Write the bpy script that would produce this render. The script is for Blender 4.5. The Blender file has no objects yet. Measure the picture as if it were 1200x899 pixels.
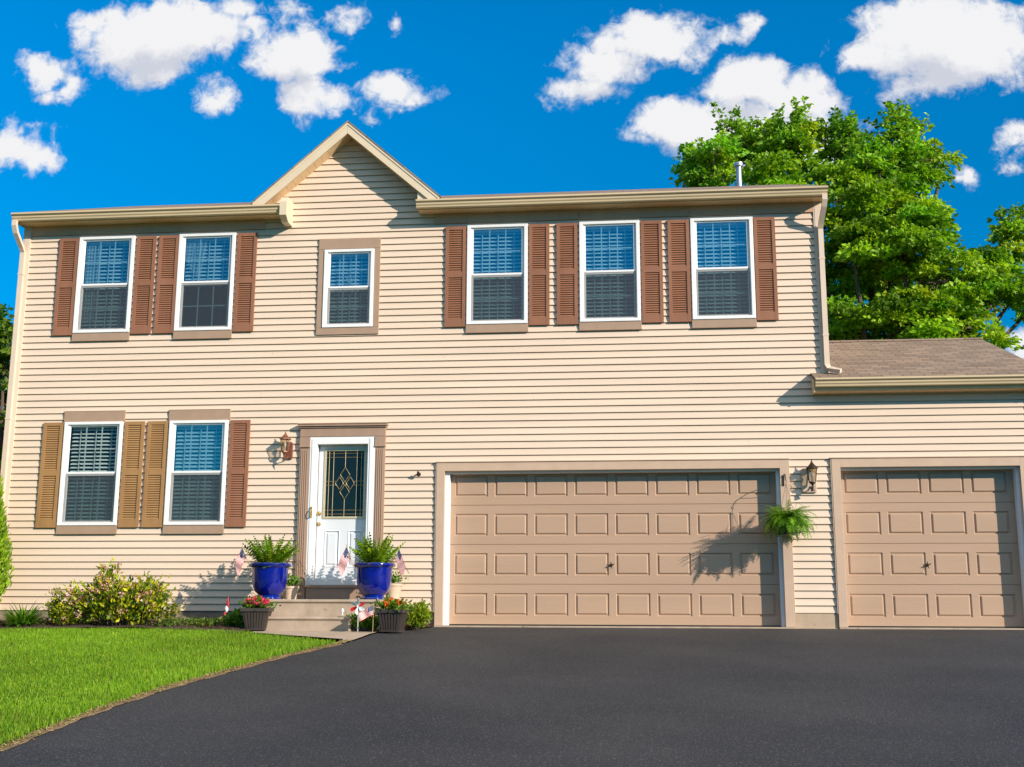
import bpy, math, random
import numpy as np
from mathutils import Vector, Matrix

SC = bpy.context.scene
COL = SC.collection
rnd = random.Random(7)
rng = np.random.default_rng(7)
pi = math.pi

# ------------------------------------------------------------------ camera
CAM = (0.0, -17.694, 0.151)
F_PX, PITCH, YAW, ROLL = 1380.0, 0.19506143, -0.10586914, 0.00392946
cy_, sy_, cp_, sp_ = math.cos(YAW), math.sin(YAW), math.cos(PITCH), math.sin(PITCH)
FW = Vector((sy_*cp_, cy_*cp_, sp_)); R0 = Vector((cy_, -sy_, 0)); U0 = R0.cross(FW)
RT = math.cos(ROLL)*R0 + math.sin(ROLL)*U0
UP = -math.sin(ROLL)*R0 + math.cos(ROLL)*U0
cd = bpy.data.cameras.new('camera'); cam = bpy.data.objects.new('camera', cd); COL.objects.link(cam)
M = Matrix((( RT.x, UP.x, -FW.x, CAM[0]), (RT.y, UP.y, -FW.y, CAM[1]), (RT.z, UP.z, -FW.z, CAM[2]), (0, 0, 0, 1)))
cam.matrix_world = M
cd.sensor_width = 36.0; cd.lens = F_PX/1200*36; cd.clip_start = 0.1; cd.clip_end = 3000
SC.camera = cam
SC.render.resolution_x = 1024; SC.render.resolution_y = 767

# ------------------------------------------------------------------ light
SUN = Vector((1.45, -1.0, 0.72)).normalized()
EL = math.asin(SUN.z); AZ = math.atan2(SUN.x, SUN.y)
sl = bpy.data.lights.new('sun', 'SUN'); sl.energy = 4.6; sl.angle = math.radians(0.5); sl.color = (1.0, 0.89, 0.76)
so = bpy.data.objects.new('sun', sl); COL.objects.link(so)
so.rotation_euler = (-SUN).to_track_quat('-Z', 'Y').to_euler()
SC.view_settings.view_transform = 'Standard'; SC.view_settings.look = 'None'
SC.view_settings.exposure = 0.52; SC.view_settings.gamma = 1.0

world = bpy.data.worlds.new('World'); SC.world = world; world.use_nodes = True

def cloud_group():
    g = bpy.data.node_groups.new('cloud_density', 'ShaderNodeTree')
    g.interface.new_socket('V', in_out='INPUT', socket_type='NodeSocketVector')
    g.interface.new_socket('D', in_out='OUTPUT', socket_type='NodeSocketFloat')
    N = g.nodes; L = g.links
    gi = N.new('NodeGroupInput'); go = N.new('NodeGroupOutput')
    def dirpix(u, v):
        d = FW + RT*((u-600)/F_PX) - UP*((v-449.5)/F_PX)
        return d.x/d.y, d.z/d.y
    blobs = [(190,45,92,48,0),(120,30,40,20,0),(185,84,54,20,0),(245,38,38,26,0),(352,62,56,40,0),(370,114,40,26,0),(300,40,20,12,0),(50,80,34,18,0),(78,104,18,16,0),
             (252,112,30,16,0),(462,104,38,18,0),(488,112,26,13,0),(12,172,52,26,0),(48,184,24,18,0),
             (760,48,76,30,0),(700,75,52,26,0),(685,105,46,20,0),(880,103,60,36,0),(930,120,56,30,0),(810,145,70,36,0),(890,160,110,40,0),
             (1110,52,125,56,0),(1030,62,50,26,0),(1090,100,60,20,0),(1195,156,20,13,0),(1130,205,13,13,0),(1192,405,28,18,0),
             (880,36,20,18,0),(850,42,24,9,0),(340,12,18,9,0),(458,26,9,9,0),(402,14,15,8,0),(425,134,12,12,0),(1188,190,8,9,0),(270,12,30,14,0)]
    acc = None
    # domain warp
    n1 = N.new('ShaderNodeTexNoise'); n1.noise_dimensions = '2D'; n1.inputs['Scale'].default_value = 15; n1.inputs['Detail'].default_value = 7; n1.inputs['Roughness'].default_value = 0.6
    L.new(gi.outputs[0], n1.inputs['Vector'])
    sb = N.new('ShaderNodeVectorMath'); sb.operation = 'SUBTRACT'; L.new(n1.outputs['Color'], sb.inputs[0]); sb.inputs[1].default_value = (.5, .5, .5)
    sc = N.new('ShaderNodeVectorMath'); sc.operation = 'MULTIPLY'; L.new(sb.outputs[0], sc.inputs[0]); sc.inputs[1].default_value = (.062, .05, 0)
    ad = N.new('ShaderNodeVectorMath'); L.new(sc.outputs[0], ad.inputs[0]); L.new(gi.outputs[0], ad.inputs[1])
    for (u, v, ru, rv, _) in blobs:
        s0, t0 = dirpix(u, v); s1, _t = dirpix(u+ru, v); _s, t1 = dirpix(u, v-rv)
        a = N.new('ShaderNodeVectorMath'); a.operation = 'SUBTRACT'; L.new(ad.outputs[0], a.inputs[0]); a.inputs[1].default_value = (s0, t0, 0)
        b = N.new('ShaderNodeVectorMath'); b.operation = 'MULTIPLY'; L.new(a.outputs[0], b.inputs[0]); b.inputs[1].default_value = (1/abs(s1-s0), 1/abs(t1-t0), 0)
        c = N.new('ShaderNodeVectorMath'); c.operation = 'LENGTH'; L.new(b.outputs[0], c.inputs[0])
        e = N.new('ShaderNodeMath'); e.operation = 'SUBTRACT'; e.inputs[0].default_value = 1.0; L.new(c.outputs['Value'], e.inputs[1])
        # absolute size weighting keeps the noise bite similar on small and large clouds
        w = N.new('ShaderNodeMath'); w.operation = 'MULTIPLY'; L.new(e.outputs[0], w.inputs[0]); w.inputs[1].default_value = min(1.0, rv/42)
        if acc is None: acc = w
        else:
            m = N.new('ShaderNodeMath'); m.operation = 'SMOOTH_MAX'; m.inputs[2].default_value = .12
            L.new(acc.outputs[0], m.inputs[0]); L.new(w.outputs[0], m.inputs[1]); acc = m
    n2 = N.new('ShaderNodeTexNoise'); n2.noise_dimensions = '2D'; n2.inputs['Scale'].default_value = 26; n2.inputs['Detail'].default_value = 7; n2.inputs['Roughness'].default_value = 0.56
    L.new(gi.outputs[0], n2.inputs['Vector'])
    q = N.new('ShaderNodeMath'); q.operation = 'MULTIPLY_ADD'; L.new(n2.outputs['Fac'], q.inputs[0]); q.inputs[1].default_value = 0.75; q.inputs[2].default_value = -0.30
    # fine wisps along the edges
    n4 = N.new('ShaderNodeTexNoise'); n4.noise_dimensions = '2D'; n4.inputs['Scale'].default_value = 75; n4.inputs['Detail'].default_value = 6; n4.inputs['Roughness'].default_value = .65; n4.inputs['Distortion'].default_value = .6
    L.new(gi.outputs[0], n4.inputs['Vector'])
    w4 = N.new('ShaderNodeMath'); w4.operation = 'MULTIPLY_ADD'; L.new(n4.outputs['Fac'], w4.inputs[0]); w4.inputs[1].default_value = .42; w4.inputs[2].default_value = -.21
    s0_ = N.new('ShaderNodeMath'); s0_.operation = 'ADD'; L.new(q.outputs[0], s0_.inputs[0]); L.new(w4.outputs[0], s0_.inputs[1])
    s = N.new('ShaderNodeMath'); s.operation = 'ADD'; L.new(acc.outputs[0], s.inputs[0]); L.new(s0_.outputs[0], s.inputs[1])
    L.new(s.outputs[0], go.inputs[0])
    return g

def build_world():
    nt = world.node_tree; N = nt.nodes; L = nt.links; N.clear()
    out = N.new('ShaderNodeOutputWorld'); bg = N.new('ShaderNodeBackground'); L.new(bg.outputs[0], out.inputs[0])
    sky = N.new('ShaderNodeTexSky'); sky.sky_type = 'NISHITA'; sky.sun_disc = False
    sky.sun_elevation = EL; sky.sun_rotation = AZ; sky.ozone_density = 3.0; sky.dust_density = 0.2; sky.air_density = 1.0
    tint = N.new('ShaderNodeMix'); tint.data_type = 'RGBA'; tint.blend_type = 'MULTIPLY'; tint.inputs['Factor'].default_value = 1
    L.new(sky.outputs[0], tint.inputs['A']); tint.inputs['B'].default_value = (0.0, 0.68, 1.04, 1)
    tc = N.new('ShaderNodeTexCoord'); sx = N.new('ShaderNodeSeparateXYZ'); L.new(tc.outputs['Generated'], sx.inputs[0])
    hz = N.new('ShaderNodeMapRange'); L.new(sx.outputs['Z'], hz.inputs['Value']); hz.inputs['From Max'].default_value = .45; hz.inputs['To Min'].default_value = .55; hz.inputs['To Max'].default_value = 1.15
    hs = N.new('ShaderNodeVectorMath'); hs.operation = 'SCALE'; L.new(tint.outputs['Result'], hs.inputs[0]); L.new(hz.outputs[0], hs.inputs['Scale'])
    ay = N.new('ShaderNodeMath'); ay.operation = 'ABSOLUTE'; L.new(sx.outputs['Y'], ay.inputs[0])
    my = N.new('ShaderNodeMath'); my.operation = 'MAXIMUM'; L.new(ay.outputs[0], my.inputs[0]); my.inputs[1].default_value = .05
    ds = N.new('ShaderNodeMath'); ds.operation = 'DIVIDE'; L.new(sx.outputs['X'], ds.inputs[0]); L.new(my.outputs[0], ds.inputs[1])
    dt = N.new('ShaderNodeMath'); dt.operation = 'DIVIDE'; L.new(sx.outputs['Z'], dt.inputs[0]); L.new(my.outputs[0], dt.inputs[1])
    cb = N.new('ShaderNodeCombineXYZ'); L.new(ds.outputs[0], cb.inputs[0]); L.new(dt.outputs[0], cb.inputs[1])
    g = cloud_group()
    A = N.new('ShaderNodeGroup'); A.node_tree = g; L.new(cb.outputs[0], A.inputs[0])
    off = N.new('ShaderNodeVectorMath'); L.new(cb.outputs[0], off.inputs[0]); off.inputs[1].default_value = (.010, .030, 0)
    B = N.new('ShaderNodeGroup'); B.node_tree = g; L.new(off.outputs[0], B.inputs[0])
    ma = N.new('ShaderNodeMapRange'); ma.interpolation_type = 'SMOOTHSTEP'; L.new(A.outputs[0], ma.inputs['Value'])
    ma.inputs['From Min'].default_value = -.05; ma.inputs['From Max'].default_value = .36
    # shade: clouds thicker towards the sun side turn greyer
    df = N.new('ShaderNodeMath'); df.operation = 'SUBTRACT'; L.new(B.outputs[0], df.inputs[0]); L.new(A.outputs[0], df.inputs[1])
    sh = N.new('ShaderNodeMapRange'); L.new(df.outputs[0], sh.inputs['Value']); sh.inputs['From Min'].default_value = -.12; sh.inputs['From Max'].default_value = .42
    cc = N.new('ShaderNodeMix'); cc.data_type = 'RGBA'; L.new(sh.outputs[0], cc.inputs['Factor'])
    cc.inputs['A'].default_value = (5.7, 5.7, 5.8, 1); cc.inputs['B'].default_value = (3.9, 4.1, 4.7, 1)
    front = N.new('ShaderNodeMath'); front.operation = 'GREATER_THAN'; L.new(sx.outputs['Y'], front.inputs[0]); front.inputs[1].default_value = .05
    # white cloud added to the unseen sky behind the camera, neutralising its blue fill
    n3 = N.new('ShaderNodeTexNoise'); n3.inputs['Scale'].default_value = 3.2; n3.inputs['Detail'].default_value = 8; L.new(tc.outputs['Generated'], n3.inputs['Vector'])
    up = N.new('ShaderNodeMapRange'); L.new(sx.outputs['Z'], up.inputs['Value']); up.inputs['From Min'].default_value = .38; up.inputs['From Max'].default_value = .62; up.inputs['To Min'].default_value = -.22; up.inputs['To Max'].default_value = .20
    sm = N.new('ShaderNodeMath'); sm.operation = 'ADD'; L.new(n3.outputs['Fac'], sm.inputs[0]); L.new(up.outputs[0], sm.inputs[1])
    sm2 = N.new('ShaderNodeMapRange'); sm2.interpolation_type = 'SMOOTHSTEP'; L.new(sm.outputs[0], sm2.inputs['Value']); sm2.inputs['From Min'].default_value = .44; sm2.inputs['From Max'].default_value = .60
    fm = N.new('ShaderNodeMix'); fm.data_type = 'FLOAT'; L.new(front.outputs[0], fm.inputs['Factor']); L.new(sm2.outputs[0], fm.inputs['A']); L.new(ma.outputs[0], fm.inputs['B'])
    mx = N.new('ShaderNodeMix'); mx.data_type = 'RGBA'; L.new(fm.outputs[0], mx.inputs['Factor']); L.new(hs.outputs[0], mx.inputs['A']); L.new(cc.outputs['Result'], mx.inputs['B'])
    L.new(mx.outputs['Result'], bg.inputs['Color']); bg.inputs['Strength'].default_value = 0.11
build_world()

# ------------------------------------------------------------------ helpers
def tag(o, label=None, cat=None, group=None, kind=None):
    if label: o['label'] = label
    if cat: o['category'] = cat
    if group: o['group'] = group
    if kind: o['kind'] = kind
    return o

def empty(name, loc=(0, 0, 0), rz=0, **k):
    o = bpy.data.objects.new(name, None); COL.objects.link(o); o.location = loc; o.rotation_euler = (0, 0, rz)
    o.empty_display_size = .1
    return tag(o, **k)

class MB:
    def __init__(s): s.v = []; s.f = []; s.m = []
    def add(s, vs, fs, mi=0):
        n = len(s.v); s.v += [tuple(v) for v in vs]; s.f += [tuple(i+n for i in f) for f in fs]; s.m += [mi]*len(fs); return s
    def quad(s, a, b, c, d, mi=0): return s.add([a, b, c, d], [(0, 1, 2, 3)], mi)
    def box(s, x0, x1, y0, y1, z0, z1, mi=0):
        return s.add([(x0,y0,z0),(x1,y0,z0),(x1,y1,z0),(x0,y1,z0),(x0,y0,z1),(x1,y0,z1),(x1,y1,z1),(x0,y1,z1)],
              [(0,1,5,4),(1,2,6,5),(2,3,7,6),(3,0,4,7),(4,5,6,7),(3,2,1,0)], mi)
    def tube(s, pts, r, n=8, mi=0, caps=True):
        pts = [Vector(p) for p in pts]; rs = r if isinstance(r, (list, tuple)) else [r]*len(pts)
        vs = []; up = Vector((0.13, 0.21, 1)).normalized()
        for i, p in enumerate(pts):
            d = (pts[min(i+1, len(pts)-1)] - pts[max(i-1, 0)]).normalized()
            a = d.cross(up)
            if a.length < .1: a = d.cross(Vector((1, 0, 0)))
            a.normalize(); b = d.cross(a)
            for k in range(n):
                t = 2*pi*k/n; vs.append(p + (a*math.cos(t)+b*math.sin(t))*rs[i])
        fs = [(i*n+k, i*n+(k+1) % n, (i+1)*n+(k+1) % n, (i+1)*n+k) for i in range(len(pts)-1) for k in range(n)]
        if caps: fs += [tuple(range(n))[::-1], tuple((len(pts)-1)*n+k for k in range(n))]
        return s.add(vs, fs, mi)
    def lathe(s, prof, c=(0, 0, 0), n=32, mi=0, rot=0.0, cap=True):
        vs = []
        for r, z in prof:
            for k in range(n):
                t = 2*pi*k/n+rot; vs.append((c[0]+r*math.cos(t), c[1]+r*math.sin(t), c[2]+z))
        fs = [(i*n+k, i*n+(k+1) % n, (i+1)*n+(k+1) % n, (i+1)*n+k) for i in range(len(prof)-1) for k in range(n)]
        if cap:
            if prof[0][0] > .001: fs.append(tuple(range(n))[::-1])
            if prof[-1][0] > .001: fs.append(tuple((len(prof)-1)*n+k for k in range(n)))
        return s.add(vs, fs, mi)
    def prism(s, poly, axis, a, b, mi=0):
        # poly: 2-D outline, extruded along axis from a to b
        def P(p, t):
            return {'x': (t, p[0], p[1]), 'y': (p[0], t, p[1]), 'z': (p[0], p[1], t)}[axis]
        n = len(poly); vs = [P(p, a) for p in poly]+[P(p, b) for p in poly]
        fs = [(i, (i+1) % n, n+(i+1) % n, n+i) for i in range(n)]+[tuple(range(n))[::-1], tuple(range(n, 2*n))]
        return s.add(vs, fs, mi)
    def build(s, name, mats, parent=None, smooth=False, bevel=0, fixn=True, **k):
        me = bpy.data.meshes.new(name); me.from_pydata(s.v, [], s.f)
        mats = mats if isinstance(mats, (list, tuple)) else [mats]
        for m in mats: me.materials.append(m)
        me.polygons.foreach_set('material_index', s.m)
        if fixn:
            import bmesh
            bm = bmesh.new(); bm.from_mesh(me); bmesh.ops.recalc_face_normals(bm, faces=bm.faces); bm.to_mesh(me); bm.free()
        if smooth:
            for p in me.polygons: p.use_smooth = True
            try: me.set_sharp_from_angle(angle=math.radians(40))
            except Exception: pass
        o = bpy.data.objects.new(name, me); COL.objects.link(o)
        if parent: o.parent = parent
        if bevel:
            b = o.modifiers.new('bevel', 'BEVEL'); b.width = bevel; b.segments = 2; b.limit_method = 'ANGLE'
        return tag(o, **k)

def np_mesh(name, V, Fs, mat, parent=None, colr=None, **k):
    V = np.asarray(V, dtype=np.float32); Fs = np.asarray(Fs, dtype=np.int32)
    me = bpy.data.meshes.new(name); n = Fs.shape[1]
    me.vertices.add(len(V)); me.vertices.foreach_set('co', V.ravel())
    me.loops.add(Fs.size); me.loops.foreach_set('vertex_index', Fs.ravel())
    me.polygons.add(len(Fs)); me.polygons.foreach_set('loop_start', np.arange(0, Fs.size, n, dtype=np.int32))
    me.polygons.foreach_set('loop_total', np.full(len(Fs), n, dtype=np.int32))
    me.update(calc_edges=True); me.materials.append(mat)
    if colr is not None:
        ca = me.color_attributes.new('Col', 'FLOAT_COLOR', 'POINT')
        c4 = np.ones((len(V), 4), dtype=np.float32); c4[:, :3] = colr; ca.data.foreach_set('color', c4.ravel())
    o = bpy.data.objects.new(name, me); COL.objects.link(o)
    if parent: o.parent = parent
    return tag(o, **k)

# ------------------------------------------------------------------ materials
def nodes(name):
    m = bpy.data.materials.new(name); m.use_nodes = True; nt = m.node_tree
    return m, nt.nodes, nt.links, nt.nodes['Principled BSDF']

def mat(name, base, rough=.6, var=.12, scale=6., bump=0., bscale=60., metal=0., spec=.5, coat=0., stretch=(1, 1, 1), spots=None):
    m, N, L, P = nodes(name)
    P.inputs['Roughness'].default_value = rough; P.inputs['Metallic'].default_value = metal
    P.inputs['Specular IOR Level'].default_value = spec; P.inputs['Coat Weight'].default_value = coat
    tc = N.new('ShaderNodeTexCoord'); mp = N.new('ShaderNodeMapping'); L.new(tc.outputs['Object'], mp.inputs[0]); mp.inputs['Scale'].default_value = stretch
    n = N.new('ShaderNodeTexNoise'); n.inputs['Scale'].default_value = scale; n.inputs['Detail'].default_value = 6; n.inputs['Roughness'].default_value = .6
    L.new(mp.outputs[0], n.inputs['Vector'])
    r = N.new('ShaderNodeMapRange'); L.new(n.outputs['Fac'], r.inputs['Value']); r.inputs['From Min'].default_value = .3; r.inputs['From Max'].default_value = .7
    x = N.new('ShaderNodeMix'); x.data_type = 'RGBA'; L.new(r.outputs[0], x.inputs['Factor'])
    x.inputs['A'].default_value = tuple(c*(1-var) for c in base)+(1,); x.inputs['B'].default_value = tuple(min(1, c*(1+var)) for c in base)+(1,)
    last = x.outputs['Result']
    if spots:
        sc_, thr, col_ = spots
        n2 = N.new('ShaderNodeTexNoise'); n2.inputs['Scale'].default_value = sc_; n2.inputs['Detail'].default_value = 5; L.new(tc.outputs['Object'], n2.inputs['Vector'])
        r2 = N.new('ShaderNodeMapRange'); L.new(n2.outputs['Fac'], r2.inputs['Value']); r2.inputs['From Min'].default_value = thr; r2.inputs['From Max'].default_value = thr+.06
        x2 = N.new('ShaderNodeMix'); x2.data_type = 'RGBA'; L.new(r2.outputs[0], x2.inputs['Factor']); L.new(last, x2.inputs['A']); x2.inputs['B'].default_value = tuple(col_)+(1,)
        last = x2.outputs['Result']
    L.new(last, P.inputs['Base Color'])
    if bump:
        b = N.new('ShaderNodeTexNoise'); b.inputs['Scale'].default_value = bscale; b.inputs['Detail'].default_value = 4; L.new(mp.outputs[0], b.inputs['Vector'])
        bb = N.new('ShaderNodeBump'); bb.inputs['Strength'].default_value = bump; bb.inputs['Distance'].default_value = .01
        L.new(b.outputs['Fac'], bb.inputs['Height']); L.new(bb.outputs[0], P.inputs['Normal'])
    return m

M_SIDING = mat('vinyl_siding', (.685, .54, .415), rough=.5, var=.07, scale=1.3, bump=.12, bscale=30, stretch=(.25, 1, 6), spec=.35)
M_SEAM = mat('siding_seam', (.40, .31, .23), rough=.7)
M_POST = mat('vinyl_post', (.66, .52, .405), rough=.45, var=.04, spec=.35)
M_GUTTER = mat('gutter_paint', (.60, .46, .28), rough=.32, var=.07, scale=3, stretch=(.3, 1, 1))
M_SOFFIT = mat('soffit_paint', (.74, .51, .28), rough=.5, var=.06)
M_RAKE = mat('rake_paint', (.66, .54, .38), rough=.42, var=.04)
M_TRIM = mat('brown_trim', (.37, .245, .165), rough=.5, var=.06, stretch=(1, 1, 1), bump=.05, bscale=80)
M_DTRIM = mat('door_surround', (.35, .225, .155), rough=.5, var=.08, bump=.08, bscale=50, stretch=(1, 1, .15))
M_CASING = mat('garage_casing', (.51, .36, .255), rough=.5, var=.05)
M_FRIEZE = mat('frieze_paint', (.53, .325, .20), rough=.5, var=.06)
M_SHUT = mat('shutter_brown', (.27, .12, .068), rough=.5, var=.12, scale=4, bump=.15, bscale=40, stretch=(1, 1, .3), spec=.3)
M_SHUT_TAN = mat('shutter_tan', (.34, .185, .075), rough=.5, var=.13, scale=4, bump=.15, bscale=40, stretch=(1, 1, .3), spec=.3)
M_WHITE = mat('white_vinyl', (.78, .77, .76), rough=.35, var=.02)
M_DOORW = mat('white_door', (.66, .68, .70), rough=.3, var=.02)
M_GDOOR = mat('garage_door_tan', (.43, .285, .19), rough=.42, var=.05, scale=3, bump=.18, bscale=45, stretch=(.12, 1, 1))
M_CONC = mat('concrete', (.39, .30, .22), rough=.9, var=.16, scale=5, bump=.35, bscale=90, spots=(7, .665, (.24, .175, .12)))
M_FOUND = mat('foundation_concrete', (.27, .21, .155), rough=.95, var=.25, scale=5, bump=.3, bscale=60)
M_FBOARD = mat('foundation_paint', (.42, .31, .21), rough=.8, var=.1, scale=8, spots=(9, .66, (.17, .11, .07)))
M_STEEL = mat('galvanised', (.45, .46, .48), rough=.4, metal=.7, var=.2)
M_BLACK = mat('black_plastic', (.02, .019, .018), rough=.45, var=.3)
M_DKMETAL = mat('dark_metal', (.045, .03, .022), rough=.4, metal=.5, var=.3, scale=30)
M_COPPER = mat('copper_brown', (.26, .10, .06), rough=.42, metal=.45, var=.3, scale=30)
M_PLATE = mat('lamp_plate', (.50, .37, .27), rough=.5, var=.15)
M_GOLD = mat('brass', (.62, .44, .17), rough=.32, metal=.75, var=.1)
M_GFRAME = mat('glass_frame_brass', (.62, .52, .32), rough=.35, metal=.25, var=.1)
M_CAME = mat('came_brass', (.34, .27, .15), rough=.35, metal=.6, var=.15)
M_COBALT = mat('cobalt_glaze', (.0, .006, .18), rough=.13, var=.25, scale=5, coat=.6, spec=.6)
M_PLANTER = mat('planter_plastic', (.045, .034, .03), rough=.5, var=.2)
M_BEIGEPOT = mat('beige_pot', (.55, .42, .30), rough=.7, var=.1)
M_SOIL = mat('potting_soil', (.03, .02, .014), rough=1, var=.4, scale=40, bump=.6)
M_BARK = mat('bark', (.10, .07, .05), rough=.95, var=.35, scale=10, bump=.7, bscale=25, stretch=(1, 1, .2))
M_RED = mat('red_fabric', (.52, .008, .015), rough=.6)
M_WHT = mat('white_fabric', (.66, .64, .62), rough=.65)
M_NAVY = mat('navy_fabric', (.012, .02, .10), rough=.65)
M_LBLUE = mat('light_blue_fabric', (.42, .60, .68), rough=.5)
M_WOOD = mat('stick_wood', (.45, .30, .15), rough=.7)
M_DARK = mat('interior_dark', (.035, .035, .04), rough=.9)
M_BLIND = mat('blind_slat', (.86, .87, .86), rough=.5, var=.03)
M_CURT = mat('sheer_curtain', (.7, .7, .68), rough=.9)
M_CURT.node_tree.nodes['Principled BSDF'].inputs['Alpha'].default_value = .38

def glass_mat(name, refl, tint, trans=.8):
    m, N, L, P = nodes(name); out = N['Material Output']; N.remove(P)
    g = N.new('ShaderNodeBsdfGlossy'); g.inputs['Roughness'].default_value = .015; g.inputs['Color'].default_value = (1, 1, 1, 1)
    n = N.new('ShaderNodeTexNoise'); n.inputs['Scale'].default_value = 1.7; tc = N.new('ShaderNodeTexCoord'); L.new(tc.outputs['Object'], n.inputs['Vector'])
    b = N.new('ShaderNodeBump'); b.inputs['Strength'].default_value = .10; b.inputs['Distance'].default_value = .02; L.new(n.outputs['Fac'], b.inputs['Height']); L.new(b.outputs[0], g.inputs['Normal'])
    t = N.new('ShaderNodeBsdfTransparent'); t.inputs['Color'].default_value = tuple(c*trans for c in tint)+(1,)
    lw = N.new('ShaderNodeLayerWeight'); f = N.new('ShaderNodeMath'); f.operation = 'POWER'; L.new(lw.outputs['Facing'], f.inputs[0]); f.inputs[1].default_value = 4.0
    a = N.new('ShaderNodeMath'); a.operation = 'ADD'; a.use_clamp = True; L.new(f.outputs[0], a.inputs[0]); a.inputs[1].default_value = refl
    x = N.new('ShaderNodeMixShader'); L.new(a.outputs[0], x.inputs[0]); L.new(t.outputs[0], x.inputs[1]); L.new(g.outputs[0], x.inputs[2]); L.new(x.outputs[0], out.inputs[0])
    return m
M_GLASS = glass_mat('window_glass', .30, (.50, .70, .76), .95)
M_GLASS_DIM = glass_mat('window_glass_dim_reflection', .05, (.62, .70, .68), .95)  # weak reflection built into one pane, standing in for a mirrored dark tree
M_GLASS_LO = glass_mat('window_glass_lower', .10, (.42, .60, .62), .92)
M_DOORGLASS = mat('bevelled_door_glass', (.006, .012, .014), rough=.06, spec=.45, bump=.3, bscale=14)
M_LGLASS = glass_mat('lamp_glass', .15, (1, .93, .82), .9)

def screen_mat():
    m, N, L, P = nodes('insect_screen'); out = N['Material Output']
    P.inputs['Base Color'].default_value = (.06, .065, .07, 1); P.inputs['Roughness'].default_value = .7
    t = N.new('ShaderNodeBsdfTransparent'); x = N.new('ShaderNodeMixShader'); x.inputs[0].default_value = .42
    L.new(t.outputs[0], x.inputs[1]); L.new(P.outputs[0], x.inputs[2]); L.new(x.outputs[0], out.inputs[0]); return m
M_SCREEN = screen_mat()

def leaf_mat(name, transl=.35, rough=.5, sat=1.0):
    m, N, L, P = nodes(name); out = N['Material Output']
    a = N.new('ShaderNodeVertexColor'); a.layer_name = 'Col'
    P.inputs['Roughness'].default_value = rough; P.inputs['Specular IOR Level'].default_value = .3; L.new(a.outputs[0], P.inputs['Base Color'])
    tr = N.new('ShaderNodeBsdfTranslucent'); mu = N.new('ShaderNodeMix'); mu.data_type = 'RGBA'; mu.blend_type = 'MULTIPLY'; mu.inputs['Factor'].default_value = 1
    L.new(a.outputs[0], mu.inputs['A']); mu.inputs['B'].default_value = (1.5, 1.45, .6, 1); L.new(mu.outputs['Result'], tr.inputs['Color'])
    x = N.new('ShaderNodeMixShader'); x.inputs[0].default_value = transl; L.new(P.outputs[0], x.inputs[1]); L.new(tr.outputs[0], x.inputs[2]); L.new(x.outputs[0], out.inputs[0])
    return m
M_LEAF = leaf_mat('leaf'); M_GRASS = leaf_mat('grass_blade', .3, .55); M_PETAL = leaf_mat('petal', .25, .6)

def shingle_mat():
    m, N, L, P = nodes('asphalt_shingles'); P.inputs['Roughness'].default_value = .95
    tc = N.new('ShaderNodeTexCoord'); b = N.new('ShaderNodeTexBrick'); L.new(tc.outputs['Object'], b.inputs['Vector'])
    b.inputs['Scale'].default_value = 1; b.inputs['Brick Width'].default_value = .30; b.inputs['Row Height'].default_value = .125; b.inputs['Mortar Size'].default_value = .007
    b.inputs['Color1'].default_value = (.29, .205, .14, 1); b.inputs['Color2'].default_value = (.17, .12, .083, 1); b.inputs['Mortar'].default_value = (.08, .056, .042, 1); b.inputs['Bias'].default_value = -.1
    n = N.new('ShaderNodeTexNoise'); n.inputs['Scale'].default_value = 90; n.inputs['Detail'].default_value = 3; L.new(tc.outputs['Object'], n.inputs['Vector'])
    r = N.new('ShaderNodeMapRange'); L.new(n.outputs['Fac'], r.inputs['Value']); r.inputs['To Min'].default_value = .6; r.inputs['To Max'].default_value = 1.4
    x = N.new('ShaderNodeVectorMath'); x.operation = 'SCALE'; L.new(b.outputs['Color'], x.inputs[0]); L.new(r.outputs[0], x.inputs['Scale']); L.new(x.outputs[0], P.inputs['Base Color'])
    bb = N.new('ShaderNodeBump'); bb.inputs['Strength'].default_value = .5; bb.inputs['Distance'].default_value = .01; L.new(b.outputs['Fac'], bb.inputs['Height']); bb.invert = True; L.new(bb.outputs[0], P.inputs['Normal'])
    return m
M_SHINGLE = shingle_mat()

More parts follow.
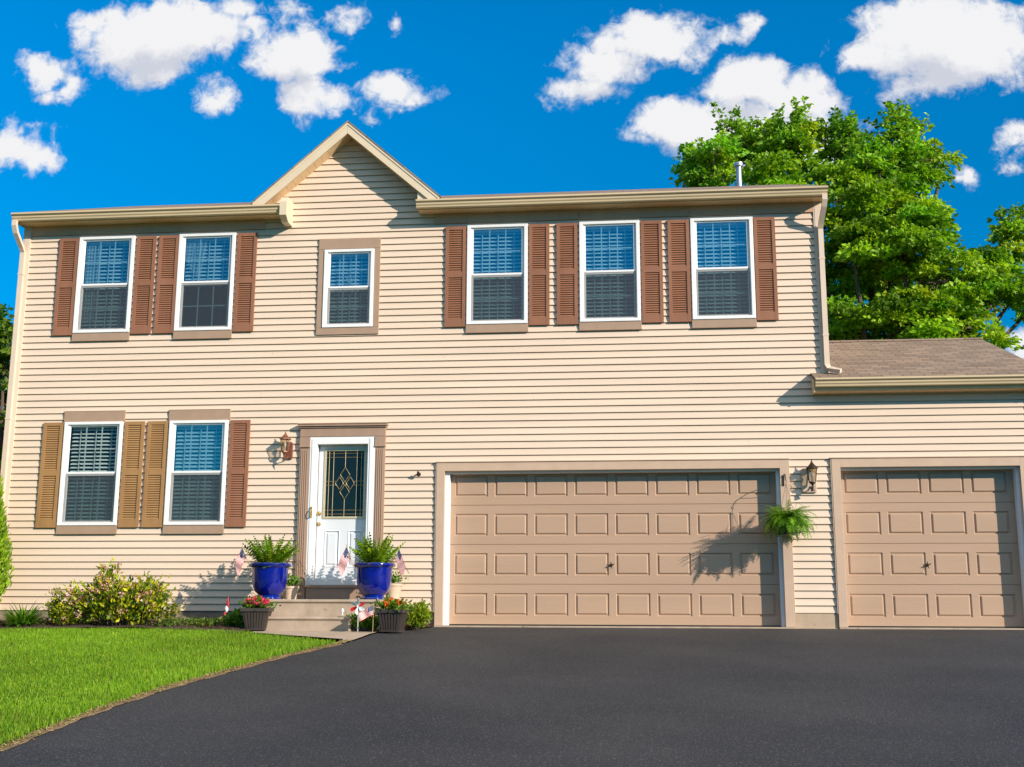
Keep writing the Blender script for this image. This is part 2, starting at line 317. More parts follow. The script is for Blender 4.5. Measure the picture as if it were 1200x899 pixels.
def asphalt_mat():
    m, N, L, P = nodes('asphalt'); tc = N.new('ShaderNodeTexCoord')
    big = N.new('ShaderNodeTexNoise'); big.inputs['Scale'].default_value = .55; big.inputs['Detail'].default_value = 7; L.new(tc.outputs['Object'], big.inputs['Vector'])
    x = N.new('ShaderNodeMix'); x.data_type = 'RGBA'; mr = N.new('ShaderNodeMapRange'); L.new(big.outputs['Fac'], mr.inputs['Value']); mr.inputs['From Min'].default_value = .35; mr.inputs['From Max'].default_value = .68
    L.new(mr.outputs[0], x.inputs['Factor']); x.inputs['A'].default_value = (.0195, .0205, .0235, 1); x.inputs['B'].default_value = (.039, .0375, .038, 1)
    v = N.new('ShaderNodeTexVoronoi'); v.inputs['Scale'].default_value = 120; L.new(tc.outputs['Object'], v.inputs['Vector'])
    sp = N.new('ShaderNodeSeparateColor'); L.new(v.outputs['Color'], sp.inputs[0])
    g = N.new('ShaderNodeMapRange'); L.new(sp.outputs[0], g.inputs['Value']); g.inputs['From Min'].default_value = .86; g.inputs['From Max'].default_value = 1.; g.inputs['To Max'].default_value = .42
    x2 = N.new('ShaderNodeMix'); x2.data_type = 'RGBA'; L.new(g.outputs[0], x2.inputs['Factor']); L.new(x.outputs['Result'], x2.inputs['A']); x2.inputs['B'].default_value = (.26, .24, .22, 1)
    f = N.new('ShaderNodeTexNoise'); f.inputs['Scale'].default_value = 60; f.inputs['Detail'].default_value = 4; L.new(tc.outputs['Object'], f.inputs['Vector'])
    r = N.new('ShaderNodeMapRange'); L.new(f.outputs['Fac'], r.inputs['Value']); r.inputs['To Min'].default_value = .72; r.inputs['To Max'].default_value = 1.28
    y = N.new('ShaderNodeVectorMath'); y.operation = 'SCALE'; L.new(x2.outputs['Result'], y.inputs[0]); L.new(r.outputs[0], y.inputs['Scale']); L.new(y.outputs[0], P.inputs['Base Color'])
    P.inputs['Roughness'].default_value = .8; P.inputs['Specular IOR Level'].default_value = .35
    b = N.new('ShaderNodeBump'); b.inputs['Strength'].default_value = .6; b.inputs['Distance'].default_value = .006; L.new(v.outputs['Distance'], b.inputs['Height']); L.new(b.outputs[0], P.inputs['Normal'])
    return m
M_ASPHALT = asphalt_mat()
M_LAWNBASE = mat('lawn_soil', (.05, .085, .010), spec=0, rough=1, var=.4, scale=3, bump=.5)
M_MULCH = mat('mulch', (.05, .024, .015), rough=1, var=.5, scale=45, bump=1., bscale=60)
M_EDGE = mat('dry_edge', (.26, .17, .085), rough=1, var=.45, scale=25, bump=.8, bscale=60)

# ------------------------------------------------------------------ ground
def gz(y):
    d = -y
    if d < 0: return 0.
    if d < 2: return -.045*d
    if d < 16: return -.09-.085*(d-2)
    return -1.28
EDGE = [(-1.58, -3.51), (-2.63, -3.56), (-3.23, -3.63), (-3.96, -3.8), (-4.62, -3.95), (-5.97, -4.15), (-6.91, -4.29), (-8.02, -4.35), (-8.93, -4.34), (-9.82, -4.3), (-13, -4.2), (-16, -4.2)]
def edge_x(y):
    ys = [e[0] for e in EDGE][::-1]; xs = [e[1] for e in EDGE][::-1]
    return float(np.interp(y, ys, xs))

def sheet(name, mate, xl, xr, y0, y1, dz, ny, thick=None, nx=1, **k):
    mb = MB(); prev = None
    for i in range(ny+1):
        y = y0+(y1-y0)*i/ny
        a = xl(y) if callable(xl) else xl; b = xr(y) if callable(xr) else xr
        row = [(a+(b-a)*j/nx, y, gz(y)+dz) for j in range(nx+1)]
        if prev:
            for j in range(nx): mb.quad(prev[j], prev[j+1], row[j+1], row[j])
            if thick:
                mb.quad(prev[-1], (prev[-1][0], prev[-1][1], prev[-1][2]-thick), (row[-1][0], row[-1][1], row[-1][2]-thick), row[-1])
        prev = row
    o = mb.build(name, mate, fixn=False, **k)
    # face up
    me = o.data
    if me.polygons[0].normal.z < 0: me.flip_normals()
    return o

mb = MB()
ys = [600, 60, 0]+[-i for i in range(1, 18)]+[-60, -600]
for a, b in zip(ys, ys[1:]): mb.quad((-600, a, gz(a)-.05), (-600, b, gz(b)-.05), (600, b, gz(b)-.05), (600, a, gz(a)-.05))
mb.build('ground', M_LAWNBASE, kind='structure')
sheet('driveway', M_ASPHALT, lambda y: edge_x(y) if y < -1.58 else -3.03-(.48*min(1, (-y)/1.58)**2), 8.0, -.10, -16, -.006, 80, kind='structure')
MB().box(-60, 60, -24, -16.0, -1.6, -1.284).build('street', M_ASPHALT, kind='structure')
# lawn turf slab, its dry edge and the mulch beds
def lawn_back(y): return y
LT = [(-9.8, -1.9), (-8.68, -1.6), (-8.15, -1.5), (-7.05, -1.35), (-6.05, -1.6), (-4.88, -2.35), (-4.19, -2.74), (-3.66, -3.25)]
def lawn_top(x): return float(np.interp(x, [p[0] for p in LT], [p[1] for p in LT]))
mb = MB(); nx = 40
def lawn_grid():
    for i in range(60):
        x0 = -16+i*(12.4/60); x1 = x0+12.4/60
        for j in range(60):
            def Y(x, t):
                top = lawn_top(x); return top+(-15.8-top)*t
            t0, t1 = (j/60)**1.3, ((j+1)/60)**1.3
            P = [(x0, Y(x0, t0)), (x1, Y(x1, t0)), (x1, Y(x1, t1)), (x0, Y(x0, t1))]
            # clamp to the driveway edge
            Q = []
            for (x, y) in P:
                xe = edge_x(y)-.06
                Q.append((min(x, xe), y, gz(y)+.008+.004*math.sin(x*1.7+y)+.003*math.sin(y*3.1)))
            if max(q[0] for q in Q)-min(q[0] for q in Q) > .01: mb.quad(*Q)
lawn_grid()
mb.build('lawn', M_LAWNBASE, kind='structure')
sheet('soil_strip', M_EDGE, lambda y: edge_x(y)-.12-.03*math.sin(y*5), lambda y: edge_x(y)+.012+.014*math.sin(y*9)+.008*math.sin(y*23), -3.2, -15.8, -.001, 160, kind='structure')
mb = MB()
for i in range(40):
    x0 = -12+i*(6.73/40); x1 = x0+6.73/40
    for j in range(8):
        y0 = -.0+(lawn_top(x0)-.15)*j/8; y1 = (lawn_top(x0)-.15)*(j+1)/8; y2 = (lawn_top(x1)-.15)*(j+1)/8; y3 = (lawn_top(x1)-.15)*j/8
        hh = lambda x, y: gz(y)+.03+.05*math.sin(pi*min(1, -y/1.7))+.008*math.sin(x*9+y*7)
        mb.quad((x0, y0, hh(x0, y0)), (x0, y1, hh(x0, y1)), (x1, y2, hh(x1, y2)), (x1, y3, hh(x1, y3)))
mb.build('mulch_bed', M_MULCH, kind='structure')
mb = MB(); 
for j in range(8):
    y0 = -.02-j*.2; y1 = y0-.2
    for i in range(4):
        xa = -3.90+i*.2175; xb = xa+.2175; lim = lambda y: -3.03-.48*min(1, (-y)/1.58)**2
        c = lambda x, y: min(x, lim(y))
        mb.quad((c(xa, y0), y0, gz(y0)+.012), (c(xa, y1), y1, gz(y1)+.012), (c(xb, y1), y1, gz(y1)+.012), (c(xb, y0), y0, gz(y0)+.012))
mb.build('mulch_bed', M_MULCH, kind='structure')
def walk_left(y): return -5.25+max(0, (-y-1.9))*1.9
sheet('front_walk', M_CONC, lambda y: min(walk_left(y), -3.7), lambda y: edge_x(y)-.012, -1.45, -3.1, .008, 12, kind='structure')

# ------------------------------------------------------------------ HOUSE
E = .1065; Z0 = .2135
house = empty('house', (-3.5, 0, 0), label='two storey beige vinyl-sided house with brown shutters and attached garage', cat='house')
HX = -3.5
def hbuild(mb, name, mats, parent=None, **k):
    # geometry is written in world metres; the house root stands at x = HX
    o = mb.build(name, mats, **k)
    o.parent = parent or house
    o.matrix_parent_inverse = Matrix.Translation((-HX, 0, 0)) if parent is None else Matrix.Identity(4)
    return o

def lap_segs(zbot, ztop, holes_z):
    segs = []; k0 = int(math.floor((zbot-Z0)/E+1e-6)); z = Z0+k0*E
    while z < ztop-1e-6:
        p = [(z, -.022), (z+.072, -.008), (z+.0895, -.006), (z+.0895, .006), (z+E, .006), (z+E, -.022)]
        for a, b in zip(p, p[1:]): segs.append((a, b))
        z += E
    cuts = sorted(set([zbot, ztop]+list(holes_z))); out = []
    for (za, ya), (zb, yb) in segs:
        if abs(zb-za) < 1e-9:
            if zbot < za < ztop: out.append((za, ya, zb, yb))
            continue
        pts = [za]+[c for c in cuts if za+1e-6 < c < zb-1e-6]+[zb]
        for u, v in zip(pts, pts[1:]):
            if u < zbot-1e-6 or v > ztop+1e-6: continue
            f = lambda t: ya+(yb-ya)*(t-za)/(zb-za)
            out.append((u, f(u), v, f(v)))
    return out

def siding(mb, xl, xr, zbot, ztop, holes, xf=None):
    hz = [h[2] for h in holes]+[h[3] for h in holes]
    for za, ya, zb, yb in lap_segs(zbot, ztop, hz):
        zm = (za+zb)/2
        L0, L1, R0_, R1 = xl(za), xl(zb), xr(za), xr(zb)
        hs = sorted([h for h in holes if h[2] < zm < h[3]])
        cur0, cur1 = L0, L1
        iv = []
        for h in hs:
            if h[0] > max(cur0, cur1): iv.append((cur0, cur1, h[0], h[0]))
            cur0 = cur1 = h[1]
        if R0_ > cur0+1e-4 or R1 > cur1+1e-4: iv.append((cur0, cur1, R0_, R1))
        for a0, a1, b0, b1 in iv:
            if b0-a0 < 1e-4 and b1-a1 < 1e-4: continue
            q = [(a0, ya, za), (b0, ya, za), (b1, yb, zb), (a1, yb, zb)]
            if xf: q = [xf(p) for p in q]
            mb.quad(*q)

WIN_UP = [(-9.015, -8.071), (-7.32, -6.377), (-2.596, -1.637), (-.826, .112), (.896, 1.849)]
WZ = (4.607, 6.224); WIN_C = (-4.897, -4.085, 4.607, 5.888)
WIN_LO = [(-9.026, -8.059), (-7.296, -6.341)]; WLZ = (1.514, 3.152)
holes = [(a+.05, b-.05, WZ[0]+.05, WZ[1]-.05) for a, b in WIN_UP]
holes += [(WIN_C[0]+.05, WIN_C[1]-.05, WIN_C[2]+.05, WIN_C[3]-.05)]
holes += [(a+.05, b-.05, WLZ[0]+.05, WLZ[1]-.05) for a, b in WIN_LO]
holes += [(-5.05, -3.95, -.1, 2.90), (-2.93, 2.14, -.1, 2.40), (2.93, 5.56, -.1, 2.40)]
XC = -4.52; GS = .87; GT = 7.775       # gable centre, slope, wall top
def gx(sign):
    return lambda z: XC+sign*min(1e9, (GT-z)/GS)
mb = MB()
ZW = 6.44
WX0, WX1, WG = -9.99, 2.90, 5.80
siding(mb, lambda z: WX0+.11, lambda z: WG-.1, Z0, 3.28, holes)
siding(mb, lambda z: WX0+.11, lambda z: WX1-.11, 3.28, ZW, holes)
siding(mb, lambda z: WX1-.11, lambda z: WG-.1, 3.28, 3.424, [])
siding(mb, gx(-1), gx(1), ZW, GT, [])
# vertical overlaps between siding lengths
for i in range(46):
    x = rnd.uniform(WX0+.5, WX1-.3); k = rnd.randint(0, 57); z = Z0+k*E
    if any(h[0]-.35 < x < h[1]+.35 and h[2]-.25 < z < h[3]+.25 for h in holes): continue
    mb.add([(x, -.0208, z+.002), (x+.003, -.0208, z+.002), (x+.003, -.0080, z+.078), (x, -.0080, z+.078)], [(0, 1, 2, 3)], 1)
hbuild(mb, 'wall', [M_SIDING, M_SEAM], fixn=False)
# side and back walls
mb = MB()
siding(mb, lambda y: 0, lambda y: 8.6, Z0, ZW, [], xf=lambda p: (WX0+p[1]+.004, p[0]+.003, p[2]))
siding(mb, lambda z: max(0, (z-6.44)/.382-.0), lambda z: 8.6-max(0, (z-6.44)/.382), ZW, 8.2, [], xf=lambda p: (WX0+p[1]+.004, p[0], p[2]))
siding(mb, lambda y: 0.0, lambda y: 8.6, 3.2, ZW, [], xf=lambda p: (WX1-p[1]-.004, p[0]+.003, p[2]))
siding(mb, lambda z: max(0, (z-6.44)/.382), lambda z: 8.6-max(0, (z-6.44)/.382), ZW, 8.2, [], xf=lambda p: (WX1-p[1]-.004, p[0], p[2]))
siding(mb, lambda y: 0.0, lambda y: 6.4, Z0, 3.4, [], xf=lambda p: (WG-p[1]-.004, p[0]+.003, p[2]))
siding(mb, lambda z: max(0, (z-3.4)/.42), lambda z: 6.4-max(0, (z-3.4)/.42), 3.4, 4.7, [], xf=lambda p: (WG-p[1]-.004, p[0], p[2]))
mb.box(WX0, WX1, 8.6, 8.75, 0, ZW); mb.box(WX1+.01, WG, 6.4, 6.5, 0, 3.4)
hbuild(mb, 'side_wall', M_SIDING, fixn=False)
# floors and partitions (dark interior seen through the panes)
mb = MB(); mb.box(WX0+.1, WX1-.1, .12, 8.5, 3.45, 3.6); mb.box(WX0+.1, WX1-.1, .14, 8.5, 6.46, 6.52); mb.box(WX0+.1, WX1-.1, 2.6, 2.7, .1, 6.4)
for x in (-5.6, -3.3, -1.2, .5): mb.box(x-.05, x+.05, .14, 2.6, 3.6, 6.4)
mb.box(-5.7, -5.6, .14, 2.6, .1, 3.4); mb.box(-3.2, -3.1, .14, 2.6, .1, 3.4); mb.box(WX0+.1, -3.2, .14, 2.6, .1, .2)
hbuild(mb, 'interior', M_DARK)
# foundation
mb = MB(); mb.box(WX0+.02, -5.28, .0, .25, -.3, Z0-.004); mb.box(-3.45, -3.03, .0, .25, -.3, Z0-.03)
mb.box(WX0+.02, WX0+.25, .25, 8.6, -.3, Z0)
hbuild(mb, 'foundation', M_FOUND)
mb = MB(); mb.box(2.24, 2.858, -.012, .2, -.05, .205)
hbuild(mb, 'foundation', M_FBOARD, label='painted foundation board with peeling paint between the garage doors')
# corner posts
for x0, x1, z0, z1 in ((WX0-.01, WX0+.118, Z0-.01, ZW), (WX1-.125, WX1+.005, 3.55, ZW), (WG-.11, WG+.01, .1, 3.4)):
    mb = MB(); mb.box(x0, x1, -.032, .1, z0, z1); mb.box(x0+.02, x1-.02, -.036, -.03, z0, z1)
    hbuild(mb, 'corner_post', M_POST)
# frieze boards under the eaves
for fx0, fx1 in ((WX0+.12, -5.90), (-3.13, WX1-.127)):
    mb = MB(); x = fx0
    cuts = [fx0]+[c for c in (-8.07, -7.33, -6.37, -2.6, -1.63, -.83, .11, .89, 1.85) if fx0 < c < fx1]+[fx1]
    for a, b in zip(cuts, cuts[1:]): mb.box(a+.002, b-.002, -.03-(.003 if (b-a) < 1 else 0), 0, 6.275, 6.435)
    hbuild(mb, 'frieze_board', M_FRIEZE)

# windows ---------------------------------------------------------------
def make_window(x0, x1, z0, z1, meet, blind='both', gridlow=True, trim='sill', gap=.043, tilt=.35, seed=0, curtain=0):
    r = random.Random(seed)
    W = bpy.data.objects
    f = .055
    mb = MB()
    for a, b, c, d in ((x0, x0+f, z0, z1), (x1-f, x1, z0, z1), (x0+f, x1-f, z1-.045, z1), (x0+f, x1-f, z0, z0+.05)):
        mb.box(a, b, -.055, .06, c, d)
    # inner stop
    for a, b, c, d in ((x0+f, x0+f+.012, z0+.05, z1-.045), (x1-f-.012, x1-f, z0+.05, z1-.045)): mb.box(a, b, -.035, .055, c, d)
    w = hbuild(mb, 'window', M_WHITE, bevel=.004)
    inv = Matrix.Translation((HX, 0, 0)).inverted()
    def sub(m, n, mt, **k):
        o = m.build(n, mt, **k); o.parent = w; o.matrix_parent_inverse = Matrix.Identity(4); return o
    a, b = x0+f+.012, x1-f-.012; s = .03
    mb = MB()   # upper sash
    for q in ((a, a+s, meet-.005, z1-.045), (b-s, b, meet-.005, z1-.045), (a+s, b-s, z1-.045-.022, z1-.045), (a+s, b-s, meet-.012, meet+.022)): mb.box(q[0], q[1], -.028, .0, q[2], q[3])
    sub(mb, 'upper_sash', M_WHITE, bevel=.003)
    mb = MB()
    for q in ((a, a+s, z0+.05, meet-.006), (b-s, b, z0+.05, meet-.006), (a+s, b-s, z0+.05, z0+.075), (a+s, b-s, meet-.04, meet-.013)): mb.box(q[0], q[1], -.018, .03, q[2], q[3])
    sub(mb, 'lower_sash', M_WHITE, bevel=.003)
    mb = MB(); mb.quad((a+s, -.014, meet+.02), (b-s, -.014, meet+.02), (b-s, -.014, z1-.066), (a+s, -.014, z1-.066)); sub(mb, 'pane', M_GLASS_DIM if seed == 20 else M_GLASS, fixn=False)
    mb = MB(); mb.quad((a+s, .010, z0+.074), (b-s, .010, z0+.074), (b-s, .010, meet-.038), (a+s, .010, meet-.038)); sub(mb, 'pane', M_GLASS_LO, fixn=False)
    mb = MB(); mb.quad((a, -.032, z0+.05), (b, -.032, z0+.05), (b, -.032, meet-.012), (a, -.032, meet-.012)); sub(mb, 'insect_screen', M_SCREEN, fixn=False)
    g = MB(); bw = .009
    n = 3
    for i in range(1, n):
        x = a+s+(b-a-2*s)*i/n
        g.box(x-bw, x+bw, -.006, .0, meet+.02, z1-.066)
        g.box(x-bw, x+bw, .014, .020, z0+.074, meet-.04)
    zm = (meet+.02+z1-.066)/2; g.box(a+s, b-s, -.0052, -.0008, zm-bw, zm+bw)
    zm = (z0+.074+meet-.04)/2; g.box(a+s, b-s, .0148, .0192, zm-bw, zm+bw)
    sub(g, 'grille', M_WHITE)
    # blinds with a head rail and real slats
    m = MB(); zt = z1-.05; m.box(a, b, .075, .125, zt-.03, zt)
    zb = {'both': z0+.09, 'upper': meet-.02, 'half': z0+.45}[blind]
    z = zt-.06
    while z > zb:
        t = tilt+r.uniform(-.03, .03); dy, dz = .029*math.cos(t), .029*math.sin(t); j = r.uniform(-.002, .002)
        m.add([(a+.01, .10-dy, z-dz+j), (b-.01, .10-dy, z-dz-j), (b-.01, .10, z+.003), (a+.01, .10, z+.003), (b-.01, .10+dy, z+dz-j), (a+.01, .10+dy, z+dz+j)], [(0, 1, 2, 3), (3, 2, 4, 5)])
        z -= gap
    m.box(a+.01, b-.01, .085, .115, z, z+.018)
    for x in (a+.16, (a+b)/2, b-.16): m.box(x-.006, x+.006, .068, .0695, z, zt-.02)
    sub(m, 'blind', M_BLIND, fixn=False)
    if curtain:
        m = MB(); cw = .26; nn = 26; pv = None
        for i in range(nn+1):
            f = i/nn; xx = a+.02+cw*f; yy = .052+.008*math.sin(f*34)
            zl = z0+.9+(.35*(1-f)**2 if curtain == 2 else -.7)
            q = ((xx, yy, zl), (xx+(.10*f if curtain == 2 else 0), yy, zt-.04))
            if pv: m.quad(pv[0], q[0], q[1], pv[1])
            pv = q
        sub(m, 'curtain', M_CURT, fixn=False)
    if trim == 'sill' or trim == 'both':
        m = MB(); m.box(x0-.01, x1+.01, -.042, 0, z0-.128, z0-.002); m.box(x0-.014, x1+.014, -.046, 0, z0-.136, z0-.128); sub(m, 'sill', M_TRIM, bevel=.003)
    if trim == 'both':
        m = MB(); m.box(x0-.02, x1+.02, -.042, 0, z1+.002, z1+.17); m.box(x0-.024, x1+.024, -.046, 0, z1+.17, z1+.177); sub(m, 'head_trim', M_TRIM, bevel=.003)
    if trim == 'all':
        m = MB(); m.box(x0-.095, x1+.095, -.042, 0, z1+.01, z1+.185); m.box(x0-.095, x0-.002, -.040, 0, z0-.002, z1+.008); m.box(x1+.002, x1+.095, -.040, 0, z0-.002, z1+.008)
        m.box(x0-.095, x1+.095, -.042, 0, z0-.115, z0-.004); sub(m, 'surround', M_TRIM, bevel=.003)
    return w
ws = []
cfg = [('both', .061, .78), ('upper', .061, .80), ('both', .061, .76), ('both', .061, .74), ('both', .061, .78)]
for i, (a, b) in enumerate(WIN_UP): ws.append(make_window(a, b, WZ[0], WZ[1], 5.41, cfg[i][0], gap=cfg[i][1], tilt=cfg[i][2], seed=i, curtain=(1, 2, 0, 0, 0)[i]))
wc = make_window(*WIN_C, 5.262, 'both', trim='all', seed=9, tilt=.82, gap=.060)
wc['label'] = 'small window with a full brown surround under the gable'
for i, (a, b) in enumerate(WIN_LO): make_window(a, b, WLZ[0], WLZ[1], 2.335, 'both', trim='both', seed=20+i, tilt=(.62, .78)[i], gap=.060)
# suncatcher in the small window
m = MB(); c = (-4.49, .04, 5.42)
m.tube([(c[0]+.055*math.cos(t), c[1], c[2]+.055*math.sin(t)) for t in np.linspace(0, 2*pi, 25)], .006, 6)
m.tube([(c[0]+.02*math.cos(t), c[1], c[2]+.03*math.sin(t)) for t in np.linspace(0, 2*pi, 17)], .004, 5)
m.tube([(c[0], c[1], c[2]+.055), (c[0], c[1], 5.84)], .0015, 4)
o = m.build('suncatcher', M_WHITE); o.parent = wc

# shutters ----------------------------------------------------------------
def shutter_mb(x0, x1, z0, z1):
    m = MB(); y0, y1 = -.047, -.018; st = .052
    m.box(x0, x0+st, y0, y1, z0, z1); m.box(x1-st, x1, y0, y1, z0, z1)
    h = z1-z0; mid = z0+h*.515
    for a, b in ((z0, z0+.125), (mid-.045, mid+.045), (z1-.055, z1)): m.box(x0+st, x1-st, y0+.002, y1, a, b)
    for a, b in ((z0+.125, mid-.045), (mid+.045, z1-.055)):
        n = int(round((b-a)/.036)); p = (b-a)/n
        for i in range(n):
            zz = a+i*p
            m.add([(x0+st, y0+.006, zz+.004), (x1-st, y0+.006, zz+.004), (x1-st, y1-.006, zz+p*.96), (x0+st, y1-.006, zz+p*.96), (x0+st, y0+.012, zz-.001), (x1-st, y0+.012, zz-.001)], [(0, 1, 2, 3), (4, 5, 1, 0)])
        m.quad((x0+st, y1-.004, a), (x1-st, y1-.004, a), (x1-st, y1-.004, b), (x0+st, y1-.004, b))
    return m
SH_UP = [(-9.355, -9.03), (-8.035, -7.71), (-7.656, -7.325), (-6.346, -6.02), (-2.941, -2.616), (-1.617, -1.296), (-1.183, -.856), (.131, .459), (.546, .878), (1.862, 2.186)]
SH_LO = [(-9.377, -9.05, 1), (-8.028, -7.704, 1), (-7.65, -7.325, 1), (-6.309, -5.99, 0)]
for a, b in SH_UP: hbuild(shutter_mb(a, b, 4.576, 6.212), 'shutter', M_SHUT, fixn=False, group='shutters beside the windows')
for a, b, t in SH_LO:
    hbuild(shutter_mb(a, b, 1.482, 3.148), 'shutter', M_SHUT_TAN if t else M_SHUT, fixn=False, group='shutters beside the windows', label='faded tan louvred shutter' if t else None)

# eaves: soffit, fascia, gutter ------------------------------------------------
def gutter_profile(zt):
    # K-style outline in (y, z), front lip at y=-.42
    return [(y+.036, z) for y, z in [(-.30, zt-.005), (-.30, zt-.125), (-.362, zt-.125), (-.366, zt-.105), (-.390, zt-.075), (-.393, zt-.045), (-.412, zt-.036), (-.424, zt-.026), (-.424, zt), (-.412, zt), (-.412, zt-.012), (-.40, zt-.03), (-.38, zt-.075), (-.37, zt-.118), (-.31, zt-.118), (-.31, zt-.005)]]
def eave(x0, x1, zt, zsof):
    m = MB(); m.prism(gutter_profile(zt), 'x', x0, x1)
    for xe in (x0, x1-.004): m.prism([(-.266, zt-.005), (-.266, zt-.1245), (-.3255, zt-.1245), (-.3295, zt-.105), (-.353, zt-.075), (-.357, zt-.045), (-.3875, zt-.003)], 'x', xe-.001, xe+.005)
    hbuild(m, 'gutter', M_GUTTER)
    m = MB(); m.box(x0+.01, x1-.01, -.262, -.235, zsof-.01, zt)
    hbuild(m, 'fascia', M_SOFFIT)
    m = MB(); x = x0+.01
    while x < x1-.012:
        xe = min(x+.10, x1-.012); m.box(x+.004, xe, -.235, 0, zsof, zsof+.008); m.box(x, x+.004, -.235, 0, zsof+.008, zsof+.014); x += .10
    hbuild(m, 'soffit', M_SOFFIT)
eave(-10.05, -5.56, 6.562, 6.435); eave(-3.37, 2.955, 6.562, 6.435)
# wing eave
zt = 3.60
m = MB(); m.prism(gutter_profile(zt), 'x', 2.64, 6.15); hbuild(m, 'gutter', M_GUTTER)
m = MB(); m.box(2.645, 6.10, -.262, -.235, zt-.17, zt); m.prism([(-.262, zt-.19), (-.02, zt-.19), (-.02, zt+.09), (-.262, zt-.02)], 'x', 2.63, 2.645); hbuild(m, 'fascia', M_SOFFIT)
m = MB(); x = 2.65
while x < 6.1: m.box(x+.004, x+.10, -.235, -.02, zt-.178, zt-.170); x += .10
hbuild(m, 'soffit', M_SOFFIT)

# main roof ------------------------------------------------------------------
SL = .382
def slab(m, pts, th=.03):
    # sloped slab from 4 top points
    b = [(p[0], p[1], p[2]-th) for p in pts]; n = len(pts)
    m.add(list(pts)+b, [tuple(range(n)), tuple(range(2*n-1, n-1, -1))]+[(i, i+n, (i+1) % n+n, (i+1) % n) for i in range(n)])
m = MB(); ye = -.365; yr = 4.3; zr = 6.57+SL*(yr-ye)
zn = 6.57+SL*(.45-ye)
for x0_, x1_, y0_ in ((-10.06, -5.53, ye), (-5.529, -3.381, .06), (-3.38, 2.97, ye)):
    slab(m, [(x0_, y0_, 6.57+SL*(y0_-ye)), (x1_, y0_, 6.57+SL*(y0_-ye)), (x1_, yr, zr), (x0_, yr, zr)])
slab(m, [(-10.06, yr+.001, zr), (2.97, yr+.001, zr), (2.97, 9.0, 6.57), (-10.06, 9.0, 6.57)])
hbuild(m, 'roof', M_SHINGLE)
m = MB()
for x in (-10.04, 2.93):
    m = MB(); m.prism([(-.26, 6.43), (yr, zr-.17), (yr, zr-.035), (-.26, 6.57+SL*.1-.035)], 'x', x, x+.02); hbuild(m, 'rake_board', M_RAKE)
    m = MB(); m.prism([(8.9, 6.43), (yr+.002, zr-.17), (yr+.002, zr-.035), (8.9, 6.565)], 'x', x, x+.02); hbuild(m, 'rake_board', M_RAKE)
# gable roof over the entry
m = MB(); za = 7.965; yb = -.315; half = 1.55
yv = (za-6.57)/SL+ye
for s in (-1, 1):
    slab(m, [(XC, yb, za), (XC, yv+.15, za), (XC+s*half, ye+.10, za-GS*half), (XC+s*half, yb, za-GS*half)], .028)
hbuild(m, 'gable_roof', M_SHINGLE)
# gable rake boards (front fascia) and sloping soffits
for s in (-1, 1):
    m = MB()
    top = za-.03; w = .185; end = 1.495
    P = [(XC+(.0015*s), top), (XC+s*end, top-GS*end), (XC+s*end, top-GS*end-w*.62), (XC+s*(end-.16), top-GS*(end-.16)-w), (XC+(.0015*s), top-w)]
    m.prism(P, 'y', -.30, -.275)
    P2 = [(XC+(.002*s), top+.002), (XC+s*(end+.02), top-GS*(end+.02)+.002), (XC+s*(end+.02), top-GS*(end+.02)-.045), (XC+(.002*s), top-.045)]
    m.prism(P2, 'y', -.309, -.301)
    hbuild(m, 'rake_board', M_RAKE)
    m = MB(); n = 13; th = .012
    L = end-.05
    for i in range(n):
        a = L*i/n+.004; b = L*(i+1)/n
        za_, zb_ = top-w+.02-GS*a, top-w+.02-GS*b
        m.add([(XC+s*a, -.275, za_), (XC+s*b, -.275, zb_), (XC+s*b, -.0, zb_), (XC+s*a, -.0, za_), (XC+s*a, -.275, za_+th), (XC+s*b, -.275, zb_+th), (XC+s*b, -.0, zb_+th), (XC+s*a, -.0, za_+th)],
              [(0, 1, 2, 3), (7, 6, 5, 4), (0, 4, 5, 1), (2, 6, 7, 3), (1, 5, 6, 2), (0, 3, 7, 4)])
    m.add([(XC, -.275, top-w+.036), (XC+s*L, -.275, top-w+.036-GS*L), (XC+s*L, 0, top-w+.036-GS*L), (XC, 0, top-w+.036)], [(0, 1, 2, 3)])
    hbuild(m, 'soffit', M_SOFFIT)
# boxed eave returns at the foot of each rake
m = MB(); m.prism([(-.385, 6.38), (-.26, 6.30), (0, 6.30), (0, 6.70), (-.30, 6.70), (-.385, 6.60)], 'x', -5.56, -5.45); hbuild(m, 'eave_return', M_RAKE)
m = MB(); m.prism([(-.27, 6.44), (0, 6.44), (0, 6.72), (-.27, 6.72)], 'x', -3.365, -3.20); hbuild(m, 'eave_return', M_RAKE)
# garage wing roof
m = MB(); yr2 = 3.0; zr2 = 4.92; zE = zt+.012; s2 = (zr2-zE)/(yr2+.365)
slab(m, [(2.63, -.365, zE), (2.912, -.365, zE), (2.912, -.024, zE+s2*.341), (2.63, -.024, zE+s2*.341)])
slab(m, [(2.913, -.365, zE), (6.0, -.365, zE), (6.0, yr2, zr2), (2.913, yr2, zr2)])
slab(m, [(2.913, yr2+.001, zr2), (6.0, yr2+.001, zr2), (6.0, 6.9, zE), (2.913, 6.9, zE)])
m.prism([(yr2-.14, zr2-.045), (yr2, zr2+.02), (yr2+.14, zr2-.045), (yr2, zr2+.006)], 'x', 2.915, 6.0)
hbuild(m, 'garage_roof', M_SHINGLE)
m = MB(); m.prism([(-.30, zt-.15), (yr2, zr2-.17), (yr2, zr2-.035), (-.30, zE+.01)], 'x', 5.96, 5.985); hbuild(m, 'rake_board', M_RAKE)
